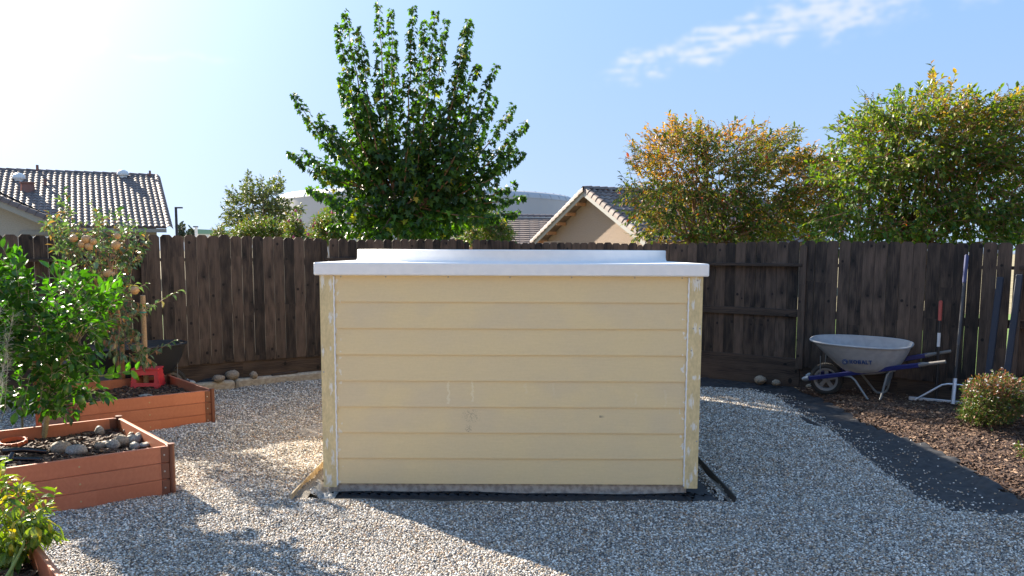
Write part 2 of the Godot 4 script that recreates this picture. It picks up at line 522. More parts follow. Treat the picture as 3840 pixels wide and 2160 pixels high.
	while z < -2.6:
		var s := lerpf(0.0130, 0.0195, clampf((-z - 4.5) / 5.5, 0.0, 1.0))
		var step := s * 0.80
		var half := 0.66 * -z + 0.5
		var x := maxf(-half, -6.2)
		while x < minf(half, 3.9):
			var p := Vector2(x + rng.randf_range(-0.7, 0.7) * step, z + rng.randf_range(-0.7, 0.7) * step)
			x += step
			if not inside(p, gravel_edge) or not free_of_things(p):
				continue
			if inside(p, bare) and rng.randf() < 0.86:
				continue
			if p.x > 2.9 and p.y > -5.3 and rng.randf() < 0.45:   # thin layer over the cloth
				continue
			put.call(p, gravel_y(p.x, p.y) + 0.008 + s * rng.randf_range(0.05, 0.42), s * rng.randf_range(0.65, 1.4))
		z += step
	# strays over the cloth beyond the gravel's edge, and gravel spilled beside the edging
	for i in 4200:
		var j := rng.randi_range(7, 18)
		var a := gravel_edge[j]; var b := gravel_edge[j + 1]
		var p := a.lerp(b, rng.randf()) + Vector2(rng.randf(), rng.randf() * 0.3).normalized() * pow(rng.randf(), 4.5) * (0.6 if j > 11 else 0.22)
		if not inside(p, gravel_edge):
			put.call(p, lift.call(p.x, p.y) + 0.004, rng.randf_range(0.011, 0.018))
	for i in 900:
		var p := Vector2(1.44 - pow(rng.randf(), 2.0) * 0.13, lerpf(-5.57, -6.9, rng.randf()))
		put.call(p, lerpf(-0.035, 0.012, smoothstep(1.36, 1.44, p.x)), rng.randf_range(0.011, 0.018))
	for i in 700:
		put.call(Vector2(-1.45 + pow(rng.randf(), 1.6) * 0.14, lerpf(-5.55, -6.9, rng.randf())), -0.02, rng.randf_range(0.011, 0.018))
	for k in 3:
		many("gravel", pebble_mesh(20 + k), M.pebble, xs[k], cs[k])
	# bark chips over the right-hand bed
	var pts := []
	while pts.size() < 62000:
		var p := Vector2(rng.randf_range(3.2, 6.6), rng.randf_range(-11.2, -4.2))
		if inside(p, cloth) or p.y < -13.2 + 0.839 * (p.x - 0.04) + 0.05:
			continue
		pts.append(Vector3(p.x, mulch_y(p.x, p.y) + rng.randf_range(0.004, 0.02), p.y))
	chips("bark_mulch", null, pts, 0.022, 0.06)
	for c in get_children():
		if str(c.name).begins_with("gravel") and c is MultiMeshInstance3D:
			c.set_meta("label", "loose tan and grey pea gravel covering the yard floor"); c.set_meta("category", "gravel")
		if str(c.name).begins_with("bark_mulch"):
			c.set_meta("label", "brown bark chips covering the bed along the fence"); c.set_meta("category", "mulch")

# ---------------------------------------------------------------- fence
const CORNER := Vector3(0.04, 0, -13.2)
func dogear(w: float, h: float, t: float) -> ArrayMesh:
	var s := Shape.new()
	var e := 0.028
	s.prism(PackedVector2Array([Vector2(-w / 2, 0), Vector2(w / 2, 0), Vector2(w / 2, h - e), Vector2(w / 2 - e, h), Vector2(-w / 2 + e, h), Vector2(-w / 2, h - e)]), -t / 2, t / 2)
	return s.mesh()

func plank(length: float, w: float, t: float) -> ArrayMesh:      # lies along its own y, so that the grain runs with it
	var s := Shape.new()
	s.box(Vector3.ZERO, Vector3(w, length, t), Basis(), 0.003)
	return s.mesh()

func build_fence(label: String, side: float, top: float, joints: Array, reach: float) -> void:
	var dir := Vector3(0.766 * side, 0, 0.643)
	var bx := dir * side
	var b := Basis(bx, Vector3.UP, bx.cross(Vector3.UP))
	var t := thing("wooden_fence", label, "fence", CORNER, b)
	var lay := Basis(Vector3.BACK, PI / 2)
	var meshes := []
	for k in 4:
		meshes.append(dogear(0.1348 - 0.0012 * k, 1.524, 0.016))
	var half := dogear(0.086, 1.50, 0.016)
	var edges := [0.0] + joints + [reach]
	for i in edges.size() - 1:
		var e0: float = edges[i]; var e1: float = edges[i + 1]
		var front := i % 2 == 0       # panels take turns at showing boards and rails
		var bz := 0.010 if front else -0.050
		var u := e0 + 0.07
		while u < e1 - 0.06:
			var x := u * side
			var h: float = top - 1.524 + rng.randf_range(-0.007, 0.007) + 0.012 * sin(u * 1.7)
			var m: Mesh = meshes[rng.randi() % 4]
			obj("board", m, M.fence[rng.randi() % 16], t, Transform3D(Basis(Vector3.BACK, rng.randf_range(-0.0022, 0.0022)) * Basis(Vector3.UP, rng.randf_range(-0.012, 0.012)), Vector3(x, h, bz + rng.randf_range(-0.003, 0.003))))
			u += 0.1368
		# rails between the boards' planes, kickboard below
		for r in [[top - 0.275, 0.086, true], [top - 0.86, 0.089, false], [top - 1.46, 0.092, false]]:
			var rm := plank(e1 - e0 - 0.004, 0.036 if r[2] else r[1], r[1] if r[2] else 0.036)
			obj("rail", rm, M.rail[i % 3], t, Transform3D(lay, Vector3((e0 + e1) * 0.5 * side, r[0], (-0.0455 if front else 0.004) if r[2] else -0.0205)))
		obj("kickboard", plank(e1 - e0 - 0.006, 0.262, 0.036), M.rail[(i + 1) % 3], t, Transform3D(lay, Vector3((e0 + e1) * 0.5 * side, top - 1.524 - 0.112, -0.0205)))
		if i > 0:
			var ps := Shape.new(); ps.box(Vector3(0, 0.75, 0), Vector3(0.089, 1.56, 0.089), Basis(), 0.004)
			obj("post", ps.mesh(), M.rail[1], t, Transform3D(Basis(), Vector3((e0 + 0.02) * side, -0.06, -0.105)))
			obj("board", half, M.fence[rng.randi() % 16], t, Transform3D(Basis(), Vector3(e0 * side, top - 1.524 - 0.004, 0.027)))

# ---------------------------------------------------------------- the lap-sided box
const BOX := Vector3(-0.006, 0, -7.96)
const BOX_W := 1.285
const BOX_D := 2.24
const LAP0 := 0.060
const LAP := 0.1787

func siding_picture() -> ImageTexture:
	var w := 1100; var h := 512
	var im := Image.create(w, h, false, Image.FORMAT_RGB8)
	var f := FastNoiseLite.new(); f.seed = 8; f.frequency = 1.0; f.fractal_octaves = 4
	var drips := [[1686, 1425, 1510, 0.30], [1776, 1425, 1500, 0.30], [1975, 1430, 1470, 0.10], [2392, 1465, 1510, 0.12], [2502, 1455, 1515, 0.10], [2080, 1430, 1475, 0.08]]
	for y in h:
		for x in w:
			var fx := float(x) / w; var fy := float(y) / h
			var px := 1258.0 + fx * 1325.0; var py := 1032.0 + fy * 782.0
			var row := int(fy * 8.0)
			var c := Vector3(0.70, 0.55, 0.305)
			var k := f.get_noise_2d(fx * 4.0 + row * 7.0, fy * 3.0)
			var dust := clampf(0.5 + 1.3 * k, 0.0, 1.0) * (0.55 if row in [4, 5, 1] else 0.28)
			c = c.lerp(Vector3(0.60, 0.49, 0.33), dust)
			var grain := f.get_noise_2d(fx * 14.0 + row * 3.0, fy * 420.0)
			c *= 1.0 + 0.05 * grain + 0.03 * f.get_noise_2d(fx * 90.0, fy * 60.0)
			for d in drips:      # narrow runs of dried paint on the fifth board
				if absf(px - d[0]) < 16.0 and py > d[1] and py < d[2]:
					var wv: float = d[0] + 8.0 * f.get_noise_2d(d[0], py * 0.05)
					var ww := 2.0 + 4.0 * absf(f.get_noise_2d(d[0] + 50.0, py * 0.06)) * 2.0
					if absf(px - wv) < ww:
						c = c.lerp(Vector3(0.78, 0.70, 0.50), d[3] * 1.6)
			# scuffs of dirt
			var s1 := Vector2((px - 1770.0) / 26.0, (py - 1555.0) / 20.0).length()
			var s2 := Vector2((px - 1760.0) / 12.0, (py - 1603.0) / 14.0).length()
			var sp := f.get_noise_2d(px * 0.11, py * 0.17)
			if s1 < 1.6: c = c.lerp(Vector3(0.24, 0.19, 0.14), clampf((1.6 - s1) * (0.02 + 1.5 * sp), 0.0, 0.5))
			if s2 < 1.3: c = c.lerp(Vector3(0.16, 0.13, 0.10), clampf((1.3 - s2) * (0.1 + 2.4 * sp), 0.0, 0.7))
			if absf(py - 1556.0) < 3.5 and px > 2255.0 and px < 2276.0: c = c.lerp(Vector3(0.14, 0.12, 0.10), 0.8 * (2276.0 - px) / 21.0)
			# smears of caulk along the corner boards
			var edge := minf(fx, 1.0 - fx)
			var sm := f.get_noise_2d(fx * 40.0 + (60.0 if fx > 0.5 else 0.0), fy * 18.0)
			if edge < 0.02 and sm > 0.16 + edge * 14.0:
				c = c.lerp(Vector3(0.74, 0.75, 0.74), 0.75 if fx > 0.5 else 0.45)
			im.set_pixel(x, y, lin(c.x, c.y, c.z))
	return ImageTexture.create_from_image(im)

func corner_picture(marks: Array, sd: int) -> ImageTexture:
	var w := 96; var h := 1024
	var im := Image.create(w, h, false, Image.FORMAT_RGB8)
	var f := FastNoiseLite.new(); f.seed = sd; f.frequency = 1.0; f.fractal_octaves = 4
	for y in h:
		for x in w:
			var fx := float(x) / w; var fy := float(y) / h
			var c := Vector3(0.61, 0.49, 0.265)
			c *= 1.0 + 0.14 * f.get_noise_2d(fx * 5.0, fy * 40.0) + 0.16 * f.get_noise_2d(fx * 2.0 + 9.0, fy * 9.0)
			for m in marks:
				var q := Vector2((fx - m[0]) / m[2], (fy - m[1]) / m[3])
				var n := f.get_noise_2d(fx * 12.0 + m[1] * 30.0, fy * 26.0)
				var fine := f.get_noise_2d(fx * 40.0, fy * 70.0)
				var a := smoothstep(0.80, 0.40, q.length() * 1.25 + 0.8 * n + 0.25 * fine)
				c = c.lerp(Vector3(0.72, 0.735, 0.735), a * 0.75)
			im.set_pixel(x, y, lin(c.x, c.y, c.z))
	return ImageTexture.create_from_image(im)

func lap_board(length: float, row: int) -> ArrayMesh:
	var s := Shape.new()
	var y0 := LAP0 + row * LAP; var y1 := y0 + LAP + 0.002
	if row == 7: y1 = y0 + LAP - 0.002
	var l := length * 0.5
	var v0 := 1.0 - float(row) / 8.0; var v1 := 1.0 - float(row + 1) / 8.0
	s.quad(Vector3(-l, y0, 0.000), Vector3(l, y0, 0.000), Vector3(l, y1, -0.0095), Vector3(-l, y1, -0.0095), Vector2(0, v0), Vector2(1, v0), Vector2(1, v1), Vector2(0, v1))
	s.quad(Vector3(-l, y0, -0.022), Vector3(l, y0, -0.022), Vector3(l, y0, 0.0), Vector3(-l, y0, 0.0), Vector2(0, v0), Vector2(1, v0), Vector2(1, v0), Vector2(0, v0))
	for e in [-1.0, 1.0]:
		s.quad(Vector3(l * e, y0, -0.022), Vector3(l * e, y0, 0), Vector3(l * e, y1, -0.0095), Vector3(l * e, y1, -0.022))
	return s.mesh()

func build_box() -> void:
	var slab := Shape.new()
	slab.box(Vector3(-0.02, -0.05, 0), Vector3(2.47, 0.27, BOX_D * 2 - 0.07), Basis(), 0.006)
	solo("concrete_slab", slab.mesh(), M.concrete, "grey concrete slab showing as a strip under the cream sided box", "slab", Transform3D(Basis(), BOX))
	var t := thing("siding_box", "cream lap-sided box with white cap and round white curb on top", "box", BOX)
	var core := Shape.new()
	core.box(Vector3(0, 0.78, 0), Vector3(BOX_W * 2 - 0.07, 1.41, BOX_D * 2 - 0.07))  # unseen solid core, added inside the siding to block light
	obj("light_block_core", core.mesh(), M.light_block_core, t)
	for side in 4:
		var turn := Basis(Vector3.UP, side * PI / 2)
		var hw := BOX_W if side % 2 == 0 else BOX_D
		var hd := BOX_D if side % 2 == 0 else BOX_W
		var cw := 0.092
		for row in 8:
			obj("siding_board", lap_board((hw - cw) * 2 + 0.006, row), M.siding, t, Transform3D(turn, turn * Vector3(0, 0, hd - 0.010)))
		for e: float in [-1.0, 1.0]:
			var c := Shape.new()
			var x0 := (hw - cw) * e; var x1 := (hw - 0.002) * e
			var za := hd - 0.021; var zb := hd
			if side % 2 == 1:
				x1 = (hw - 0.0215) * e
			var yb := 0.036; var yt := 1.487
			c.quad(Vector3(minf(x0, x1), yb, zb), Vector3(maxf(x0, x1), yb, zb), Vector3(maxf(x0, x1), yt, zb), Vector3(minf(x0, x1), yt, zb), Vector2(0, 1), Vector2(1, 1), Vector2(1, 0), Vector2(0, 0))
			for q in [minf(x0, x1), maxf(x0, x1)]:
				c.quad(Vector3(q, yb, za), Vector3(q, yb, zb), Vector3(q, yt, zb), Vector3(q, yt, za), Vector2(0.5, 0.98), Vector2(0.5, 0.98), Vector2(0.5, 0.3), Vector2(0.5, 0.3))
			c.quad(Vector3(x0, yb, za), Vector3(x1, yb, za), Vector3(x1, yb, zb), Vector3(x0, yb, zb), Vector2(0.5, 0.98), Vector2(0.5, 0.98), Vector2(0.5, 0.98), Vector2(0.5, 0.98))
			obj("corner_board", c.mesh(), M.corner_left if e < 0 else M.corner_right, t, Transform3D(turn, Vector3.ZERO))
			if side == 0:
				var bead := Shape.new()
				var pts := []; var rs := []
				for k in 60:
					var fy := k / 59.0
					pts.append(Vector3((hw - cw - 0.002) * e + 0.0022 * sin(k * 2.3), 0.05 + fy * 1.43, hd - 0.006))
					rs.append(0.0055 + 0.0022 * absf(sin(k * 1.7 + e)))
				bead.tube(pts, rs, 6)
				obj("caulk_bead", bead.mesh(), M.caulk, t)
	var cap := Shape.new()
	cap.box(Vector3(0, 1.5305, 0), Vector3(2.632, 0.085, BOX_D * 2 + 0.06), Basis(), 0.007)
	obj("cap", cap.mesh(), M.white, t)
	var ring := Shape.new()
	ring.lathe([Vector2(1.254, 1.5725), Vector2(1.243, 1.579), Vector2(1.238, 1.59), Vector2(1.236, 1.61), Vector2(1.236, 1.655), Vector2(1.230, 1.662), Vector2(1.186, 1.662), Vector2(1.18, 1.655), Vector2(1.18, 1.573)], 96, Vector3(0, 0, 0.975))
	obj("curb_ring", ring.mesh(), M.white, t)
	var sc := Shape.new()
	sc.lathe([Vector2(0.0055, 0), Vector2(0.0055, 0.002), Vector2(0.003, 0.0032), Vector2(0, 0.0032)], 10, Vector3.ZERO, Basis(Vector3.RIGHT, PI / 2))
	var sm := sc.mesh()
	for px in [1276, 1445, 1680, 1913, 2145, 2382, 2560]:
		var p := dep(px, 1036, -(BOX.z + BOX_D))
		obj("screw", sm, M.steel, t, Transform3D(Basis(), Vector3(p.x - BOX.x, 1.478, BOX_D - 0.0185)))
	for q in [[2616, 1052], [2600, 1232], [2624, 1232], [2592, 1315], [1214, 1395], [2612, 1655]]:
		var p := dep(q[0], q[1], -(BOX.z + BOX_D))
		obj("screw", sm, M.steel, t, Transform3D(Basis(), p - BOX + Vector3(0, 0, -p.z + BOX.z + BOX_D)))
	# black sheeting lapped against the slab, edging strips either side
	var cl := Shape.new()
	var rings := []
	for i in 41:
		var fx := i / 40.0
		var x := lerpf(-1.24, 1.465, fx)
		var top := -0.006 + 0.007 * sin(fx * 7.0) + 0.003 * sin(fx * 23.0)
		if fx > 0.93: top = lerpf(top, -0.016, (fx - 0.93) / 0.07)
		var zf := lerpf(-5.445, -5.495, fx)
		rings.append([Vector3(x, top, -5.752), Vector3(x, -0.020 + 0.003 * sin(fx * 31.0), -5.72), Vector3(x, -0.016 + 0.004 * sin(fx * 19.0 + 1.0), -5.62), Vector3(x, -0.008, zf - 0.02), Vector3(x, -0.002, zf)])
	cl.loft(rings, false, 1.0)
	solo("black_sheeting", cl.mesh(), M.cloth, "black weed cloth lapped up against the slab front below the cream box", "sheeting")
	var side_cloth := Shape.new()
	rings = []
	for i in 16:
		var z := lerpf(-5.56, -7.6, i / 15.0)
		rings.append([Vector3(1.19, -0.008, z), Vector3(1.26, -0.022 + 0.003 * sin(i * 2.0), z), Vector3(1.34, -0.024, z), Vector3(1.42, -0.022, z), Vector3(1.475, 0.0, z)])
	side_cloth.loft(rings, false, -1.0)
	solo("black_sheeting", side_cloth.mesh(), M.cloth, "black weed cloth lying between the box's side and the black edging strip", "sheeting")
	# crumpled silvery liner at the left front corner
	var li := Shape.new()
	rings = []
	var fn := FastNoiseLite.new(); fn.seed = 5; fn.frequency = 1.0; fn.fractal_octaves = 3
	for i in 15:
		var a := i / 14.0
		var ring_ := []
		for k in 15:
			var b := k / 14.0
			var p := Vector3(lerpf(-1.395 + 0.10 * a * a, -1.19, b), 0, lerpf(-5.95, -5.50 - 0.04 * (1.0 - b), a))
			p.x += 0.03 * sin(a * 6.0) * (1.0 - b)
			p.y = -0.02 + 0.05 * smoothstep(0.5, 0.0, b) + 0.045 * smoothstep(0.55, 1.0, b) * (1.0 - a) + 0.018 * fn.get_noise_2d(a * 5.0, b * 5.0) + 0.010 * fn.get_noise_2d(a * 13.0, b * 13.0 + 9.0)
			ring_.append(p)
		rings.append(ring_)
	li.loft(rings, false, 1.0)
	solo("liner_flap", li.mesh(), M.liner, "crumpled grey liner flap sticking out at the box's corner by the tan edging strip", "liner")
	var bl := Shape.new()
	var e0 := Vector3(-1.455, 0, -5.50); var e1 := Vector3(-1.43, 0, -7.3)
	bl.box((e0 + e1) * 0.5 + Vector3(0, 0.005, 0), Vector3(0.014, 0.085, e0.distance_to(e1)), Basis(Vector3.UP, atan2(e0.x - e1.x, e0.z - e1.z)) * Basis(Vector3.BACK, 0.12), 0.003)
	solo("edging_strip", bl.mesh(), M.tan_wood, "sunlit tan wooden edging strip standing in the gravel beside the box", "edging")
	var br := Shape.new()
	e0 = Vector3(1.475, 0, -5.50); e1 = Vector3(1.46, 0, -7.6)
	br.box((e0 + e1) * 0.5 + Vector3(0, 0.004, 0), Vector3(0.012, 0.085, e0.distance_to(e1)), Basis(Vector3.UP, atan2(e0.x - e1.x, e0.z - e1.z)) * Basis(Vector3.BACK, -0.2), 0.003)
	solo("edging_strip", br.mesh(), M.black_wood, "black edging strip standing in the shaded gravel beside the box", "edging")

# ---------------------------------------------------------------- raised beds
const BED_H := 0.342
func bed_frame(fr: Vector3) -> Transform3D:      # x runs along the front to the left, z to the back
	var u := Vector3(-0.770, 0, 0.638)
	return Transform3D(Basis(u, Vector3.UP, u.cross(Vector3.UP)), fr)

func build_bed(label: String, fr: Vector3, lu: float, lv: float, soil_y: float, mats: Array) -> Node3D:
	var x := bed_frame(fr)
	var t := thing("raised_bed", label, "raised bed", fr, x.basis)
	var ch := (BED_H - 0.004) / 3.0
	var thick := 0.026
	for side in 4:
		var along := lu if side % 2 == 0 else lv
		var p0: Vector3 = [Vector3(0, 0, 0), Vector3(lu, 0, 0), Vector3(lu, 0, lv), Vector3(0, 0, lv)][side]
		var d: Vector3 = [Vector3(1, 0, 0), Vector3(0, 0, 1), Vector3(-1, 0, 0), Vector3(0, 0, -1)][side]
		var b := Basis(d, Vector3.UP, d.cross(Vector3.UP))
		for row in 3:
			var s := Shape.new()
			s.box(Vector3(0, ch * 0.5, 0), Vector3(along - 0.07, ch - 0.0022, thick), Basis(), 0.0028)
			obj("bed_board", s.mesh(), mats[row % mats.size()], t, Transform3D(b, p0 + d * along * 0.5 + Vector3(0, 0.001 + row * ch, 0)))
			for e in [0.0, 1.0]:
				var br := Shape.new()
				br.box(Vector3(0, 0, 0), Vector3(0.052, ch - 0.006, thick + 0.007), Basis(), 0.003)
				obj("bracket", br.mesh(), M.bed_dark, t, Transform3D(b, p0 + d * lerpf(0.046, along - 0.046, e) + Vector3(0, row * ch + ch * 0.5, 0)))
				var sc := obj("screw", M.screw_mesh, M.steel, t, Transform3D(b * Basis(Vector3.UP, PI), p0 + d * lerpf(0.052, along - 0.052, e) + Vector3(0, row * ch + ch * 0.5, 0) - b.z * (thick * 0.5 + 0.0035)))
			obj("screw", M.screw_mesh, M.brass, t, Transform3D(b * Basis(Vector3.UP, PI), p0 + d * along * 0.47 + Vector3(0, row * ch + ch * 0.5, 0) - b.z * (thick * 0.5)))
		var post := Shape.new()
		post.lathe([Vector2(0.0, -0.05), Vector2(0.021, -0.05), Vector2(0.021, BED_H + 0.004), Vector2(0.026, BED_H + 0.005), Vector2(0.026, BED_H + 0.009), Vector2(0.0, BED_H + 0.011)], 16)
		obj("corner_post", post.mesh(), M.bed_dark, t, Transform3D(Basis(), p0))
	var soil := Shape.new()
	var nr := 14
	var rows := []
	for i in nr + 1:
		var ring := []
		for k in nr + 1:
			ring.append(Vector3(lerpf(0.012, lu - 0.012, float(i) / nr), soil_y + bed_bump(i * 0.7 + fr.x * 3.0, k * 0.7), lerpf(0.012, lv - 0.012, float(k) / nr)))
		rows.append(ring)
	soil.loft(rows, false, -1.0)
	obj("soil", soil.mesh(), M.soil, t)
	var pts := []
	for i in 5200:
		var q := Vector2(rng.randf(), rng.randf())
		pts.append(Vector3(lerpf(0.03, lu - 0.03, q.x), soil_y + bed_bump(q.x * nr * 0.7 + fr.x * 3.0, q.y * nr * 0.7) + rng.randf_range(0.0, 0.018), lerpf(0.03, lv - 0.03, q.y)))
	chips("mulch", t, pts, 0.02, 0.06)
	var poly := PackedVector2Array()
	for c: Vector3 in [Vector3(0, 0, 0), Vector3(lu, 0, 0), Vector3(lu, 0, lv), Vector3(0, 0, lv)]:
		var w := x * c
		poly.append(Vector2(w.x, w.z))
	no_pebbles.append(poly)
	return t
func bed_bump(a: float, b: float) -> float:
	return 0.022 * hills_noise.get_noise_2d(a, b)

func stone(label: String, at: Vector3, s: Vector3, sd: int, m: Material, group := "", turn := 0.0) -> void:
	var sh := Shape.new()
	sh.blob(Vector3.ZERO, s, Basis(), 0.28, sd, 9, 14)
	solo("river_stone", sh.mesh(), m, label, "stone", Transform3D(Basis(Vector3.UP, turn), at), group)

func build_yard_bits() -> void:
	# concrete kerb pieces along the left fence
	var dir := Vector3(-0.766, 0, 0.643)
	var off := Vector3(0.643, 0, 0.766)
	var segs := [[1.9, 3.30, 0.20], [3.32, 4.55, 0.20], [4.57, 5.75, 0.20], [5.77, 6.95, 0.2], [6.97, 8.3, 0.2]]
	for i in segs.size():
		var a: float = segs[i][0]; var b: float = segs[i][1]
		var s := Shape.new()
		s.box(Vector3.ZERO, Vector3(b - a, 0.13, 0.12), Basis(), 0.022)
		var at := CORNER + dir * (a + b) * 0.5 + off * float(segs[i][2]) + Vector3(0, 0.045 + 0.006 * (i % 2), 0)
		solo("concrete_kerb", s.mesh(), M.kerb, ["tan concrete kerb under the broken concrete slab piece along the fence", "tan concrete kerb with a stick lying on it along the fence", "grey concrete kerb with two rounded stones on it along the fence", "concrete kerb along the fence behind the raised beds", "concrete kerb along the fence behind the raised beds"][i], "kerb", Transform3D(Basis(-dir, Vector3.UP, (-dir).cross(Vector3.UP)) * Basis(Vector3.UP, 0.012 * (i - 2)), at), "concrete kerbs along the fence")
	var ch := Shape.new()
	ch.prism(PackedVector2Array([Vector2(-0.42, 0.0), Vector2(0.40, -0.03), Vector2(0.62, 0.0), Vector2(0.62, 0.10), Vector2(-0.36, 0.10), Vector2(-0.40, 0.07)]), -0.10, 0.10)
	solo("broken_concrete", ch.mesh(), M.concrete, "broken length of grey concrete lying on the kerb against the fence", "concrete", Transform3D(Basis(Vector3.UP, -0.18), CORNER + dir * 2.86 + off * 0.22 + Vector3(0, 0.125, 0)))
	var stick := Shape.new()
	stick.box(Vector3.ZERO, Vector3(0.34, 0.028, 0.045), Basis(), 0.004)
	solo("wood_scrap", stick.mesh(), M.rail[0], "short brown wood stick lying on the kerb beside a small stone", "wood", Transform3D(Basis(dir * -1.0, Vector3.UP, (dir * -1.0).cross(Vector3.UP)) * Basis(Vector3.BACK, 0.05), CORNER + dir * 3.92 + off * 0.21 + Vector3(0, 0.127, 0)))
	for q in [[820, 1424, 0.075, 0.045, "flat tan stone on the kerb beside a larger round stone"], [872, 1414, 0.085, 0.06, "largest round tan stone sitting on the kerb against the fence"], [951, 1411, 0.048, 0.045, "small round stone on the kerb beside the wood stick"]]:
		var p := gnd(q[0], q[1] + 6, 0.115)
		stone(q[4], p + Vector3(0, q[3] * 0.75, 0), Vector3(q[2], q[3], q[2] * 0.8), int(q[0]), M.stone_tan)
	var dk := Shape.new()
	dk.blob(Vector3.ZERO, Vector3(0.34, 0.06, 0.14), Basis(), 0.3, 77, 8, 18)
	solo("black_sheeting", dk.mesh(), M.cloth, "rumpled black weed cloth draped over the kerb below two stones", "sheeting", Transform3D(Basis(-dir, Vector3.UP, (-dir).cross(Vector3.UP)), gnd(828, 1447, 0.02) + Vector3(0, 0.045, 0)))
	# stones by the right-hand fence
	for q in [[2851, 1436, 0.075, 0.055, "largest round boulder lying on black weed cloth near the right fence"], [2910, 1444, 0.055, 0.04, "pale broken stone beside the boulder on the weed cloth"], [2650, 1402, 0.05, 0.045, "small tan stone by the fence foot behind the weed cloth"], [2672, 1405, 0.045, 0.03, "small tan stone by the fence foot behind the weed cloth"], [2693, 1406, 0.04, 0.03, "small tan stone by the fence foot behind the weed cloth"], [3038, 1455, 0.05, 0.03, "flat tan stone in the bark beside the wheelbarrow's wheel"]]:
		var p := gnd(q[0], q[1], 0.03)
		stone(q[4], p + Vector3(0, q[3] * 0.7, 0), Vector3(q[2], q[3], q[2] * 0.8), int(q[0]), M.stone_tan, "small stones at the fence foot" if q[2] <= 0.05 and q[0] < 2700 else "")

